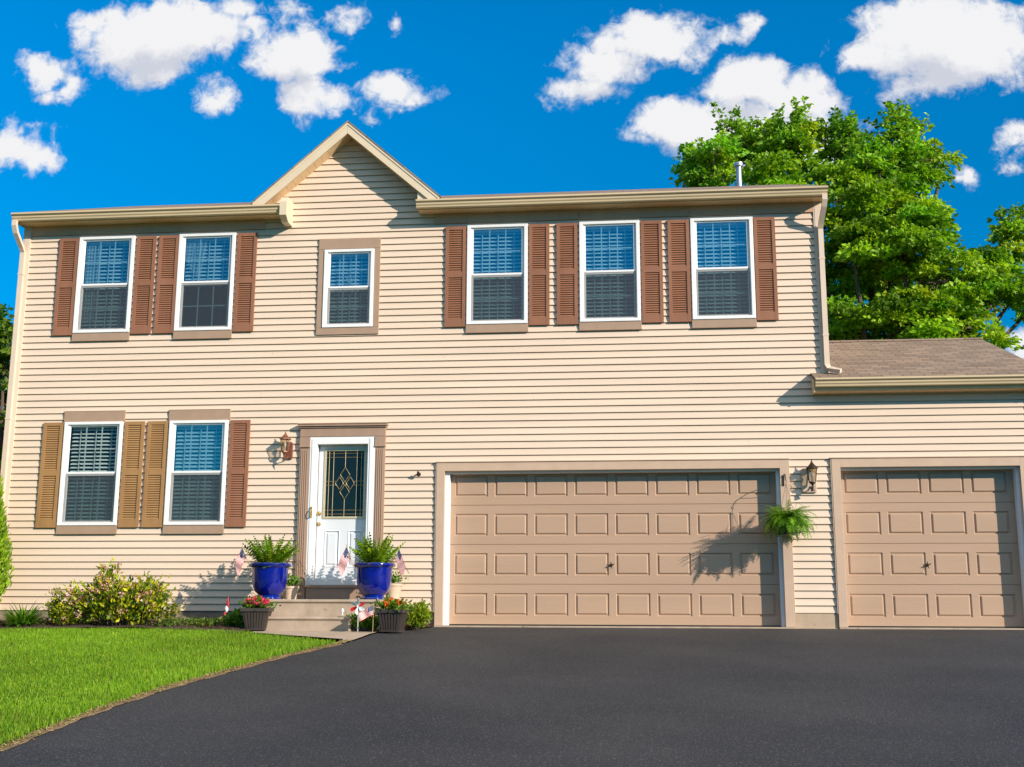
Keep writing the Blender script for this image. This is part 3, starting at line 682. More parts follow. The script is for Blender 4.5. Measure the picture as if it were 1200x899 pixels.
# vent pipe
m = MB(); m.lathe([(.052, 7.9), (.052, 8.66)], (2.05, 4.0, 0), 16); m.lathe([(.085, 8.63), (.088, 8.66), (.085, 8.70), (.05, 8.715), (.001, 8.718)], (2.05, 4.0, 0), 16)
hbuild(m, 'vent_pipe', M_STEEL, smooth=True)
# downspouts
def rect_tube(m, pts, wx=.038, wy=.028):
    # rectangular pipe swept through points in a plane
    prev = None
    for i, p in enumerate(pts):
        p = Vector(p); d = (Vector(pts[min(i+1, len(pts)-1)])-Vector(pts[max(i-1, 0)])).normalized()
        a = Vector((1, 0, 0)) - d*d.x
        if a.length < .2: a = Vector((0, 0, 1))-d*d.z
        a.normalize(); b = d.cross(a)
        ring = [p+a*wx+b*wy, p-a*wx+b*wy, p-a*wx-b*wy, p+a*wx-b*wy]
        if prev: 
            for k in range(4): m.quad(prev[k], prev[(k+1) % 4], ring[(k+1) % 4], ring[k])
        else: m.quad(*ring)
        prev = ring
    m.quad(*prev)
m = MB(); rect_tube(m, [(-9.99, -.35, 6.44), (-9.99, -.35, 6.36), (-9.985, -.30, 6.25), (-9.97, -.12, 6.06), (-9.965, -.065, 5.98), (-9.965, -.065, .25), (-9.965, -.10, .17), (-9.965, -.25, .10)])
for z in (5.6, 3.2, 1.0): m.box(-10.01, -9.92, -.096, -.03, z, z+.03)
hbuild(m, 'downspout', M_POST)
m = MB(); rect_tube(m, [(2.905, -.35, 6.44), (2.905, -.35, 6.36), (2.90, -.30, 6.27), (2.87, -.12, 6.06), (2.865, -.068, 5.98), (2.865, -.068, 3.86), (2.885, -.08, 3.80), (2.97, -.16, 3.755), (3.04, -.2, 3.735)])
for z in (5.5, 4.3): m.box(2.82, 2.91, -.099, -.03, z, z+.03)
hbuild(m, 'downspout', M_POST)

# garage doors ---------------------------------------------------------------
def garage_door(x0, x1, cols, first, pitch, hx):
    rows = 4; rh = .595; Y = .172; m = MB()
    zb = .028
    for r in range(rows):
        z0 = zb+r*rh; z1 = z0+rh
        # section with narrow grooves between sections
        ps = [(first+c*pitch, first+c*pitch+.507) for c in range(cols)]
        pz0, pz1 = z0+.128, z0+.463
        m.quad((x0, Y, z0+.004), (x1, Y, z0+.004), (x1, Y, pz0), (x0, Y, pz0)); m.quad((x0, Y, pz1), (x1, Y, pz1), (x1, Y, z1-.004), (x0, Y, z1-.004))
        m.quad((x0, Y, z1-.004), (x1, Y, z1-.004), (x1, Y+.012, z1-.001), (x0, Y+.012, z1-.001)); m.quad((x0, Y+.012, z1-.001), (x1, Y+.012, z1-.001), (x1, Y, z1+.004), (x0, Y, z1+.004))
        xs = [x0]+[q for p in ps for q in p]+[x1]
        for i in range(0, len(xs), 2): m.quad((xs[i], Y, pz0), (xs[i+1], Y, pz0), (xs[i+1], Y, pz1), (xs[i], Y, pz1))
        # a soft rib line above and below the panels
        for a, b in ps:
            rings = [(0, Y), (.012, Y+.016), (.024, Y+.016), (.040, Y-.002), (.046, Y-.003)]
            pr = None
            for ins, yy in rings:
                rg = [(a+ins, yy, pz0+ins), (b-ins, yy, pz0+ins), (b-ins, yy, pz1-ins), (a+ins, yy, pz1-ins)]
                if pr:
                    for k in range(4): m.quad(pr[k], pr[(k+1) % 4], rg[(k+1) % 4], rg[k])
                pr = rg
            m.quad(*pr)
    d = hbuild(m, 'garage_door', M_GDOOR, fixn=False)
    m = MB(); m.box(x0, x1, Y+.002, Y+.03, -.0, .0295); o = m.build('bottom_seal', M_BLACK); o.parent = d
    m = MB(); z = .905
    m.lathe([(.026, 0), (.026, .006), (.012, .010), (.010, .03)], (0, 0, 0), 14)
    m.v = [(hx+v[0], Y-v[2], z+v[1]) for v in m.v]
    m.tube([(hx-.045, Y-.034, z-.016), (hx, Y-.040, z), (hx+.045, Y-.034, z+.016)], [.007, .010, .007], 8)
    m.tube([(hx+.01, Y-.034, z-.05), (hx, Y-.04, z), (hx-.003, Y-.032, z+.05)], [.005, .008, .005], 8)
    o = m.build('handle', M_DKMETAL, smooth=True); o.parent = d
    return d
garage_door(-2.90, 2.12, 8, -2.769, .610, -.397)
d2 = garage_door(2.90, 5.55, 4, 3.060, .608, 4.19)
d2['label'] = 'single car tan garage door with four panels across'
def gcasing(x0, x1, ztop, il, ir):
    m = MB(); w = .125
    m.box(x0, x0+w, -.05, .03, 0.012, ztop); m.box(x1-w, x1, -.05, .03, 0.012, ztop); m.box(x0+w+.0, x1-w, -.05, .03, ztop-.13, ztop)
    m.box(x0-.02, x1+.02, -.064, 0, ztop+.001, ztop+.016)
    m.box(x0-.016, x0-.001, -.045, 0, .2, ztop); m.box(x1+.001, x1+.016, -.045, 0, .2, ztop)
    hbuild(m, 'door_casing', M_CASING, bevel=.003)
    m = MB(); m.box(x0+w-.02, il, .03, .168, .012, ztop-.10); m.box(ir, x1-w+.02, .03, .168, .012, ztop-.10); m.box(il, ir, .03, .168, ztop-.16, ztop-.1)
    hbuild(m, 'door_jamb', M_WHITE, bevel=.002)
gcasing(-3.025, 2.235, 2.445, -2.835, 2.065); gcasing(2.862, 5.655, 2.45, 2.965, 5.485)
m = MB(); m.box(-3.02, 2.23, -.10, 3.0, -.25, .011); m.box(2.86, 5.66, -.10, 3.0, -.25, .011); m.box(2.23, 2.86, -.06, -.009, -.25, -.002); hbuild(m, 'garage_slab', M_CONC)
m = MB(); m.box(-2.95, 5.6, 1.5, 1.6, 0, 3.2); m.box(-3.0, 5.65, .25, 1.6, 2.6, 2.7); hbuild(m, 'interior', M_DARK)

# front door -----------------------------------------------------------------
fx0, fx1 = -5.17, -3.83
m = MB()
for a, b in ((fx0, fx0+.155), (fx1-.155, fx1)):
    m.box(a, b, -.06, .02, .42, 2.71)
    for i in range(4): m.box(a+.022+i*.030, a+.040+i*.030, -.068, -.058, .60, 2.66)
    m.box(a-.006, b+.006, -.072, .02, .376, .42); m.box(a-.005, b+.005, -.076, .02, 2.71, 2.86)
    m.box(a-.008, b+.008, -.084, .02, 2.70, 2.725)
m.box(fx0+.156, fx1-.156, -.055, .0, 2.868, 2.90); m.box(fx0-.002, fx1+.002, -.07, .0, 2.865, 3.0)
m.box(fx0-.02, fx1+.02, -.09, 0, 3.0, 3.025); m.box(fx0-.035, fx1+.035, -.115, 0, 3.025, 3.055); m.box(fx0-.04, fx1+.04, -.125, 0, 3.055, 3.072)
hbuild(m, 'door_surround', M_DTRIM, bevel=.003)
# storm door frame carries the door leaf
a, b, zb, ztp = -5.012, -3.985, .60, 2.862
m = MB(); fw = .115
m.box(a, a+fw, -.06, .04, zb, ztp); m.box(b-fw, b, -.06, .04, zb, ztp); m.box(a+fw, b-fw, -.06, .04, ztp-.115, ztp); m.box(a+fw, b-fw, -.06, .04, zb, zb+.10)
m.box(a+.03, a+fw-.03, -.068, -.058, zb+.03, ztp-.03); m.box(b-fw+.03, b-.03, -.068, -.058, zb+.03, ztp-.03)
fd = hbuild(m, 'front_door', M_WHITE, bevel=.005)
def fsub(m, n, mt, **k):
    o = m.build(n, mt, **k); o.parent = fd; return o
Yd = .075
m = MB(); la, lb = -4.90, -4.10
gx0, gx1, gz0, gz1 = -4.79, -4.17, 1.63, 2.668
pn = [(-4.775, -4.53, .87, 1.435), (-4.41, -4.165, .87, 1.435)]
def face_with_holes(m, x0, x1, z0, z1, hs, y):
    xs = sorted({x0, x1}|{h[0] for h in hs}|{h[1] for h in hs}); zs = sorted({z0, z1}|{h[2] for h in hs}|{h[3] for h in hs})
    for i in range(len(xs)-1):
        for j in range(len(zs)-1):
            cx, cz = (xs[i]+xs[i+1])/2, (zs[j]+zs[j+1])/2
            if not any(h[0] < cx < h[1] and h[2] < cz < h[3] for h in hs): m.quad((xs[i], y, zs[j]), (xs[i+1], y, zs[j]), (xs[i+1], y, zs[j+1]), (xs[i], y, zs[j+1]))
face_with_holes(m, la, lb, .6, 2.76, pn+[(gx0, gx1, gz0, gz1)], Yd)
for (p0, p1, q0, q1) in pn:
    pr = None
    for ins, yy in ((0, Yd), (.012, Yd-.008), (.024, Yd+.010), (.040, Yd+.012), (.058, Yd-.004)):
        rg = [(p0+ins, yy, q0+ins), (p1-ins, yy, q0+ins), (p1-ins, yy, q1-ins), (p0+ins, yy, q1-ins)]
        if pr:
            for k in range(4): m.quad(pr[k], pr[(k+1) % 4], rg[(k+1) % 4], rg[k])
        pr = rg
    m.quad(*pr)
fsub(m, 'door_leaf', M_DOORW, fixn=False)
m = MB()
for q in ((gx0-.02, gx0+.012, gz0-.02, gz1+.02), (gx1-.012, gx1+.02, gz0-.02, gz1+.02), (gx0+.012, gx1-.012, gz1-.012, gz1+.02), (gx0+.012, gx1-.012, gz0-.02, gz0+.012)): m.box(q[0], q[1], Yd-.014, Yd+.01, q[2], q[3])
fsub(m, 'glass_frame', M_GFRAME, bevel=.003)
m = MB(); m.box(gx0, gx1, Yd+.012, Yd+.018, gz0, gz1); fsub(m, 'pane', M_DOORGLASS)
# leaded glass cames
m = MB(); yc = Yd+.004; r_ = .0048
def ln(*p, r=r_): m.tube([(q[0], yc, q[1]) for q in p], r, 6)
cx = (gx0+gx1)/2; mz = 2.155
for x in (gx0+.055, gx0+.125, gx1-.055, gx1-.125): ln((x, gz0), (x, gz1))
for z in (gz0+.05, gz0+.11, gz1-.05, gz1-.11): ln((gx0, z), (gx1, z))
for z in (mz-.03, mz+.03): ln((gx0, z), (cx-.125, z)); ln((cx+.125, z), (gx1, z))
ln((cx, gz1), (cx, mz+.25)); ln((cx, gz0), (cx, mz-.25))
def loop(cx0, cz0, w, h): ln((cx0, cz0+h), (cx0+w*.55, cz0+h*.42), (cx0+w, cz0), (cx0+w*.55, cz0-h*.42), (cx0, cz0-h), (cx0-w*.55, cz0-h*.42), (cx0-w, cz0), (cx0-w*.55, cz0+h*.42), (cx0, cz0+h), r=.0062)
loop(cx, mz+.135, .075, .115); loop(cx, mz-.135, .075, .115); loop(cx-.085, mz, .065, .10); loop(cx+.085, mz, .065, .10); loop(cx, mz, .03, .035)
fsub(m, 'came', M_CAME, fixn=False)
m = MB(); m.box(-4.965, -4.935, -.085, -.062, 1.62, 1.78); m.tube([(-4.95, -.10, 1.74), (-4.95, -.125, 1.70), (-4.95, -.12, 1.64), (-4.95, -.085, 1.625)], .009, 8); m.tube([(-4.95, -.06, 1.745), (-4.95, -.10, 1.74)], .008, 8)
fsub(m, 'handle', M_GOLD)
m = MB()
for z, nm_ in ((1.69, 'doorknob'), (1.53, 'deadbolt')):
    m = MB(); t = MB(); t.lathe([(.032, 0), (.032, .008), (.014, .014), (.014, .04), (.028, .05), (.030, .065), (.018, .078), (.001, .08)] if z > 1.6 else [(.030, 0), (.030, .012), (.012, .02), (.001, .022)], (0, 0, 0), 16)
    t.v = [(-4.862+v[0], Yd-v[2], z+v[1]) for v in t.v]; m.add(t.v, t.f)
    fsub(m, nm_, M_GOLD, smooth=True)
m = MB(); m.box(-5.03, -3.97, -.075, .1, .565, .599); m.box(-5.0, -4.0, -.05, .1, .376, .565); fsub(m, 'threshold', M_DTRIM)
m = MB(); m.box(-5.01, -3.99, .13, .16, .5, 2.9); fsub(m, 'backing', M_DARK)

# ------------------------------------------------------------------ steps
st = empty('concrete_steps', (-4.4, 0, 0), label='two weathered concrete steps below the white front door', cat='steps')
def sb(m, n, mt, **k):
    o = m.build(n, mt, **k); o.parent = st; o.matrix_parent_inverse = Matrix.Translation((4.4, 0, 0)); return o
m = MB(); m.prism([(-.001, -.2), (-.001, .374), (-1.135, .374), (-1.148, .362), (-1.148, .338), (-1.12, .318), (-1.12, -.2)], 'x', -5.30, -3.47); sb(m, 'landing', M_CONC, bevel=.006)
m = MB(); m.prism([(-1.122, -.2), (-1.122, .142), (-1.510, .136), (-1.528, .122), (-1.528, .100), (-1.50, .080), (-1.50, -.2)], 'x', -5.20, -3.94); sb(m, 'lower_step', M_CONC, bevel=.008)

# ------------------------------------------------------------------ foliage tools
def unit(a): return a/np.maximum(1e-9, np.linalg.norm(a, axis=-1, keepdims=True))
def leaves(C, D, size, width, cols, fold=.25, rs=rng):
    n = len(C); D = unit(D); r = rs.normal(size=(n, 3)); S = unit(np.cross(D, r)); Nn = np.cross(S, D)
    s = (size*np.ones(n))[:, None]; w = s*width
    b = C; t = C+D*s; mid = C+D*s*.45
    l = mid-S*w*.5+Nn*w*fold; q = mid+S*w*.5+Nn*w*fold
    V = np.stack([b, l, t, q], 1).reshape(-1, 3); i = np.arange(n)*4
    Fs = np.concatenate([np.stack([i, i+1, i+2], 1), np.stack([i, i+2, i+3], 1)])
    return V, Fs, np.repeat(cols, 4, 0)
def colmix(n, pal, jit=.15, rs=rng):
    pal = np.array(pal); k = rs.integers(0, len(pal), n); c = pal[k]*(1+rs.normal(size=(n, 1))*jit)*(1+rs.normal(size=(n, 3))*.05)
    return np.clip(c, .002, 1)

def tree(name, base, blobs, nclump, nleaf, lsize, pal, label, group=None, trunk_r=.25, cr=.5, seed=1, shoots=0):
    rs = np.random.default_rng(seed); t = empty(name, base, label=label, cat='tree', group=group)
    B = np.array(blobs, float); p = B[:, 3]**2; p = p/p.sum(); bz = np.array(base)
    # clumps of leaves spread through the crown, each a loose umbrella of drooping leaves
    k = rs.choice(len(B), nclump, p=p); d = unit(rs.normal(size=(nclump, 3))); rr = rs.uniform(.15, 1.0, nclump)**.6
    C = B[k, :3]+d*(rr*B[k, 3]*.92)[:, None]-bz; R = cr*rs.uniform(.55, 1.3, nclump)
    Ps = []; Ds = []; Ts = []
    tint = colmix(nclump, pal, .11, rs)
    w = R**2/np.mean(R**2)
    for c in range(nclump):
        n = int(nleaf*w[c]); u = unit(rs.normal(size=(n, 3))); u[:, 2] = np.abs(u[:, 2])*1.0-.30
        lob = 1+.28*np.sin(np.arctan2(u[:, 1], u[:, 0])*rs.integers(3, 6)+rs.uniform(0, 6))
        q = u*(R[c]*rs.uniform(.45, 1.08, n)*lob)[:, None]*np.array([1, 1, .72])
        Ps.append(C[c]+q+d[c]*.1); Ds.append(u*np.array([1, 1, .2])+np.array([0, 0, -.35])+rs.normal(size=(n, 3))*.35); Ts.append(np.repeat(tint[c:c+1], n, 0))
    top = np.argsort(-(C[:, 2]+np.abs(d[:, 0])*.6*R))[:shoots] if shoots else []
    sh = []
    for c in top:
        for _ in range(2):
            a = rs.uniform(0, 2*pi); L = rs.uniform(.35, .8); o0 = C[c]+np.array([math.cos(a)*R[c]*.4, math.sin(a)*R[c]*.4, R[c]*.5]); dr = unit(np.array([math.cos(a)*.45+d[c][0]*.4, math.sin(a)*.45, 1.0])); sh.append((o0-dr*.4, o0+dr*L))
            n = 46; f = rs.uniform(0, 1, n); q = o0+dr*(f*L)[:, None]+rs.normal(size=(n, 3))*(.12*(1.15-f))[:, None]
            Ps.append(q); Ds.append(rs.normal(size=(n, 3))*np.array([1, 1, .4])+np.array([0, 0, -.1])); Ts.append(np.repeat(tint[c:c+1], n, 0))
    P_ = np.concatenate(Ps); D_ = np.concatenate(Ds); T_ = np.concatenate(Ts); n = len(P_)
    V, Fs, c = leaves(P_, D_, lsize*rs.uniform(.6, 1.25, n), .68, np.clip(T_*(1+rs.normal(size=(n, 1))*.2), .003, 1), rs=rs)
    np_mesh('crown', V, Fs, M_LEAF, t, c)
    m = MB(); tp = B[:, :3].mean(0)-bz
    fork = Vector((tp[0]*.3, tp[1]*.3, max(1.5, tp[2]*.42)))
    m.tube([(0, 0, -.2), fork*.5+Vector((.1, 0, 0)), fork], [trunk_r*1.25, trunk_r, trunk_r*.8], 10)
    for bi in range(len(B)):
        e = Vector(B[bi, :3]-bz); mid = fork.lerp(e, .5)+Vector(rs.normal(size=3))*.25; mid.z += .1
        m.tube([fork, mid, e], [trunk_r*.5, trunk_r*.3, trunk_r*.14], 7)
        for j in np.where(k == bi)[0][:14]:
            q = Vector(C[j]); m.tube([e, e.lerp(q, .5)+Vector(rs.normal(size=3))*.08, q], [trunk_r*.13, trunk_r*.08, .012], 5)
    for a, b in sh: m.tube([tuple(a), tuple(b)], [.012, .004], 4)
    o_ = m.build('trunk', M_BARK, smooth=True); o_.parent = t
    return t

def unproj(u, v, Y):
    d = FW + RT*((u-600)/F_PX) - UP*((v-449.5)/F_PX); k = (Y-CAM[1])/d.y
    return (CAM[0]+d.x*k, Y, CAM[2]+d.z*k)
MAPLE = [(.20, .38, .012), (.15, .33, .010), (.26, .43, .014), (.12, .27, .010), (.31, .46, .018), (.19, .37, .014)]

# ------------------------------------------------------------------ trees
pb = [(835,205,36,14),(872,172,36,14.5),(925,185,40,14),(900,235,50,13),(978,170,30,15),(1062,146,14,14.5),(1064,165,20,14.5),(1075,190,34,14),(1035,215,42,13.5),(1080,228,34,14),
      (985,235,50,13),(1000,300,56,12.5),(1060,280,56,12.6),(1095,330,52,13),(1000,370,56,13),(1060,385,52,12.6),(1130,385,40,13.5),(1150,318,30,14),(1184,268,17,14.5),(1188,302,20,14.5),(1168,325,20,14),(1196,335,24,14.5),(950,290,50,14),
      (1130,350,40,14.2),(1204,243,12,15),(815,208,20,15),(1165,352,28,14),(960,360,50,15.5),(1040,330,60,16),(1205,365,14,15),(1104,192,20,15),(945,160,18,15),(1160,290,16,15.5)]
blobs = []
for u, v, r, Y in pb:
    p = unproj(u, v, Y); blobs.append((p[0], p[1], p[2], r*(Y-CAM[1])/F_PX))
tree('maple_tree', (6.6, 14.0, -.1), blobs, 430, 190, .150, MAPLE, 'large leafy green tree rising behind the garage wing', trunk_r=.28, cr=.47, seed=3, shoots=80)
lb = [(-20, 380, 0, 0)]
def simple(base, h, w, n, pal, label, seed, nl=50, ls=.2):
    rs = random.Random(seed); bl = []
    for i in range(9):
        a = rs.uniform(0, 2*pi); r = rs.uniform(0, w*.5); z = h*rs.uniform(.35, .85)
        bl.append((base[0]+r*math.cos(a), base[1]+r*math.sin(a), base[2]+z, w*rs.uniform(.35, .5)))
    bl.append((base[0], base[1], base[2]+h*.86, w*.28))
    tree('shade_tree', base, bl, n//3, nl*3, ls, pal, label, trunk_r=.2, cr=.55, seed=seed, shoots=20, group='trees beyond the left side of the house')
DKG = [(.11, .21, .018), (.07, .15, .015), (.15, .26, .02)]
simple((-15.9, 10, -.1), 7.3, 3.8, 360, DKG, 'dark green tree seen past the left corner of the house', 11)
simple((-19.8, 17, -.1), 7.5, 4.6, 260, DKG, 'farther dark tree at the left edge behind the nearer one', 12)

# arborvitae: a cone of upright sprays
def arborvitae():
    base = (-10.17, -.95, -.03); t = empty('arborvitae', base, label='bright green cone-shaped evergreen at the left corner of the house', cat='shrub')
    rs = np.random.default_rng(5); n = 46000; H = 3.35
    z = H*rs.uniform(0.0, 1, n)**1.15; R = .78*np.clip(1-(z/H)**2.3, 0.01, 1)*np.clip(.60+z/1.3, 0, 1); a = rs.uniform(0, 2*pi, n)
    lump = 1+.05*np.sin(a*7+z*5)+.04*np.sin(a*13-z*9); rr = R*lump*rs.uniform(.72, 1.04, n)
    C = np.stack([rr*np.cos(a), rr*np.sin(a), z+.05], 1); D = np.stack([np.cos(a)*.45, np.sin(a)*.45, np.ones(n)], 1)+rs.normal(size=(n, 3))*.28
    V, Fs, c = leaves(C, D, rs.uniform(.05, .11, n), .42, colmix(n, [(.24, .38, .012), (.18, .31, .01), (.30, .44, .02), (.13, .24, .01)], .12, rs), rs=rs)
    np_mesh('foliage', V, Fs, M_LEAF, t, c)
    m = MB(); m.tube([(0, 0, -.1), (0, 0, 2.9)], [.06, .015], 8); o = m.build('trunk', M_BARK); o.parent = t
arborvitae()

# ------------------------------------------------------------------ bed plants
def shrub(name, base, w, d, h, n, size, pal, label, stems=14, seed=1, flowers=None, upright=.7, group=None, cat='shrub', spots=None, fsize=.03, width=.5):
    rs = np.random.default_rng(seed); t = empty(name, base, label=label, cat=cat, group=group)
    ns = stems; ang = rs.uniform(0, 2*pi, ns); rad = np.sqrt(rs.uniform(0, 1, ns))
    tip = np.stack([rad*np.cos(ang)*w*.5, rad*np.sin(ang)*d*.5, h*(1-.45*rad**2)*rs.uniform(.62, 1.0, ns)], 1)
    m = MB()
    for q in tip: m.tube([(q[0]*.25, q[1]*.25, 0), (q[0]*.7, q[1]*.7, q[2]*.55), tuple(q)], [.010, .007, .003], 5)
    o = m.build('stem', M_BARK); o.parent = t
    k = rs.integers(0, ns, n); f = rs.uniform(.18, 1.02, n)**.8
    C = tip[k]*f[:, None]; C[:, 0] = tip[k][:, 0]*(.3+.7*f); C[:, 1] = tip[k][:, 1]*(.3+.7*f)
    C += rs.normal(size=(n, 3))*np.array([.055, .055, .04])*(h/.7); C[:, 2] = np.maximum(C[:, 2], .01)
    D = np.stack([C[:, 0], C[:, 1], np.full(n, upright*w*.5)], 1); D = unit(D)+rs.normal(size=(n, 3))*.55
    V, Fs, c = leaves(C, D, size*rs.uniform(.6, 1.2, n), width, colmix(n, pal, .2, rs), rs=rs)
    np_mesh('foliage', V, Fs, M_LEAF, t, c)
    if flowers:
        fp, nf, per = flowers
        kk = rs.integers(0, n, nf*3); cand = C[kk]; sc = cand[:, 2]/h-cand[:, 1]/d+rs.normal(size=len(kk))*.3
        fc = cand[np.argsort(-sc)[:nf]]+np.array([0, -.02, .03]); q = np.repeat(fc, per, 0)+rs.normal(size=(nf*per, 3))*fsize*.8
        V, Fs, c = leaves(q, rs.normal(size=(nf*per, 3))+np.array([0, -.4, .5]), fsize*rs.uniform(.7, 1.2, nf*per), .8, colmix(nf*per, fp, .12, rs), rs=rs)
        np_mesh('flowers', V, Fs, M_PETAL, t, c)
    return t
YG = [(.42, .44, .015), (.30, .38, .015), (.56, .52, .02), (.13, .22, .012), (.05, .10, .01)]
GR = [(.08, .20, .012), (.12, .27, .015), (.05, .14, .01), (.16, .31, .02)]
PINK = [(.72, .38, .36), (.80, .55, .50), (.58, .26, .24), (.50, .28, .14)]
gzz = lambda y: gz(y)+.05
shrub('spirea_bush', (-7.40, -1.22, gzz(-1.22)-.03), 1.6, .85, .90, 5600, .080, YG, 'larger yellow-green bush with pink flower heads in the left bed', stems=34, seed=2, flowers=(PINK, 80, 24), fsize=.034)
shrub('spirea_bush', (-8.2, -1.25, gzz(-1.25)-.03), .62, .6, .56, 1500, .055, YG, 'smaller yellow-green bush with pink tips on the left of the larger one', stems=14, seed=4, flowers=(PINK, 12, 14), fsize=.022)
shrub('spirea_bush', (-6.85, -1.18, gzz(-1.18)-.03), .66, .6, .62, 1300, .058, [(.26, .29, .02), (.16, .21, .02), (.08, .13, .015), (.3, .24, .06)], 'loose yellow-green bush on the right end of the flowering bushes', stems=11, seed=6, flowers=(PINK, 5, 12), fsize=.02)

def blades(name, base, n, L, spread, pal, label, cat, seed, width=.02, lean=.5, parent=None, part=None, droop=.5, segs=5, group=None):
    rs = np.random.default_rng(seed)
    t = parent or empty(name, base, label=label, cat=cat, group=group)
    Vs = []; Fs = []; Cs = []; cnt = 0
    cols = colmix(n, pal, .18, rs)
    for i in range(n):
        a = rs.uniform(0, 2*pi); l = L*rs.uniform(.6, 1.05); ln_ = lean*rs.uniform(.15, 1.1); dr = droop*rs.uniform(.5, 1.3)
        p = np.array([math.cos(a)*spread*rs.uniform(0, 1), math.sin(a)*spread*rs.uniform(0, 1), 0.]); th = ln_; out = np.array([math.cos(a), math.sin(a), 0]); side = np.array([-math.sin(a), math.cos(a), 0])
        for s in range(segs+1):
            f = s/segs; w = width*(1-f)**.6*(.5+min(1, f*3)*.5)+.0008
            Vs += [p-side*w*.5, p+side*w*.5]; Cs += [cols[i]]*2
            if s < segs:
                Fs.append((cnt, cnt+1, cnt+3, cnt+2)); th += dr/segs
                p = p+(out*math.sin(th)+np.array([0, 0, math.cos(th)]))*l/segs
            cnt += 2
    np_mesh(part or 'leaves', Vs, Fs, M_LEAF, t, np.array(Cs))
    return t
blades('daylily', (-8.78, -1.3, gzz(-1.3)-.02), 260, .46, .16, GR, 'low clump of strappy green leaves at the left of the flowering bushes', 'plant', 21, width=.03, lean=.9, droop=1.0)

# low ground cover along the foundation between the bush and the steps
rs = np.random.default_rng(31); n = 2600
X = rs.uniform(-6.75, -5.62, n); clump = (np.sin(X*9)+np.sin(X*23+1))*.5; keep = rs.uniform(-1, 1, n) < clump+.25; X = X[keep]; n = len(X)
Yc = rs.uniform(-1.45, -.75, n); C = np.stack([X, Yc, np.array([gz(y) for y in Yc])+rs.uniform(.03, .13, n)], 1)
V, Fs, c = leaves(C, rs.normal(size=(n, 3))*.6+np.array([0, -.2, .8]), rs.uniform(.03, .06, n), .55, colmix(n, [(.10, .16, .02), (.05, .11, .012), (.16, .2, .03)], .2, rs), rs=rs)
np_mesh('ground_cover', V, Fs, M_LEAF, None, c, kind='stuff', label='low weedy ground cover along the dark mulch under the siding', cat='ground cover')
shrub('hosta', (-5.58, -1.42, gzz(-1.42)-.02), .34, .3, .24, 320, .085, [(.08, .19, .015), (.13, .26, .02), (.05, .12, .01)], 'low rounded green plant left of the dark planter with pink flowers', cat='plant', stems=10, seed=8, width=.7)
shrub('marigold_patch', (-3.80, -1.42, gz(-1.42)), .50, .3, .32, 1100, .055, [(.08, .20, .012), (.15, .32, .015), (.24, .44, .02), (.05, .12, .01)], 'low green plants at the right of the lower step under the pinwheel', cat='plant', stems=14, seed=9)
shrub('boxwood_shrub', (-3.14, -.95, gz(-.95)), .52, .45, .42, 2600, .05, [(.30, .40, .015), (.38, .46, .02), (.18, .28, .012), (.10, .17, .01)], 'rounded yellow-green shrub beside the double garage door', stems=26, seed=10)

# ------------------------------------------------------------------ ferns
def frond_mesh(n, L, seed, base_r=.06, lean=(.1, 1.2), droop=1.2, pin=.05, pal=GR, segs=11, z0=0., plume=False, zdown=0.):
    rs = np.random.default_rng(seed); Vs = []; Fs = []; Cs = []; cnt = 0; cols = colmix(n, pal, .2, rs)
    for i in range(n):
        a = rs.uniform(0, 2*pi); l = L*rs.uniform(.65, 1.08); th = rs.uniform(*lean); dr = droop*rs.uniform(.6, 1.2)
        out = np.array([math.cos(a), math.sin(a), 0]); side = np.array([-math.sin(a), math.cos(a), 0]); p = out*base_r*rs.uniform(.1, 1)+np.array([0, 0, z0])
        S = segs
        for s in range(S):
            f = s/S; th += dr/S; d = out*math.sin(th)+np.array([0, 0, math.cos(th)]); q = p+d*l/S
            # midrib
            w = .003
            Vs += [p-side*w, p+side*w, q+side*w*.7, q-side*w*.7]; Fs.append((cnt, cnt+1, cnt+2, cnt+3)); cnt += 4; Cs += [cols[i]*.8]*4
            pl = pin*(math.sin(pi*min(1, .12+f*.9))**.7)*rs.uniform(.85, 1.1)
            nrm = np.cross(side, d)
            reps = 5 if plume else 1
            for k_ in range(reps):
                for sg in (-1, 1):
                    if plume:
                        ph = rs.uniform(0, 2*pi); sd = side*math.cos(ph)+nrm*math.sin(ph)
                    else: sd = side*sg
                    b0 = p+(q-p)*rs.uniform(.1, .4); b1 = b0+d*l/S*.62; tp = b0+sd*pl+d*pl*(.55 if not plume else .9)-np.array([0, 0, .12*pl])
                    Vs += [b0, b1, tp+d*.004, tp]; Fs.append((cnt, cnt+1, cnt+2, cnt+3)); cnt += 4; Cs += [cols[i]*rs.uniform(.8, 1.2)]*4
            p = q
    return np.array(Vs), np.array(Fs), np.clip(np.array(Cs), .002, 1)

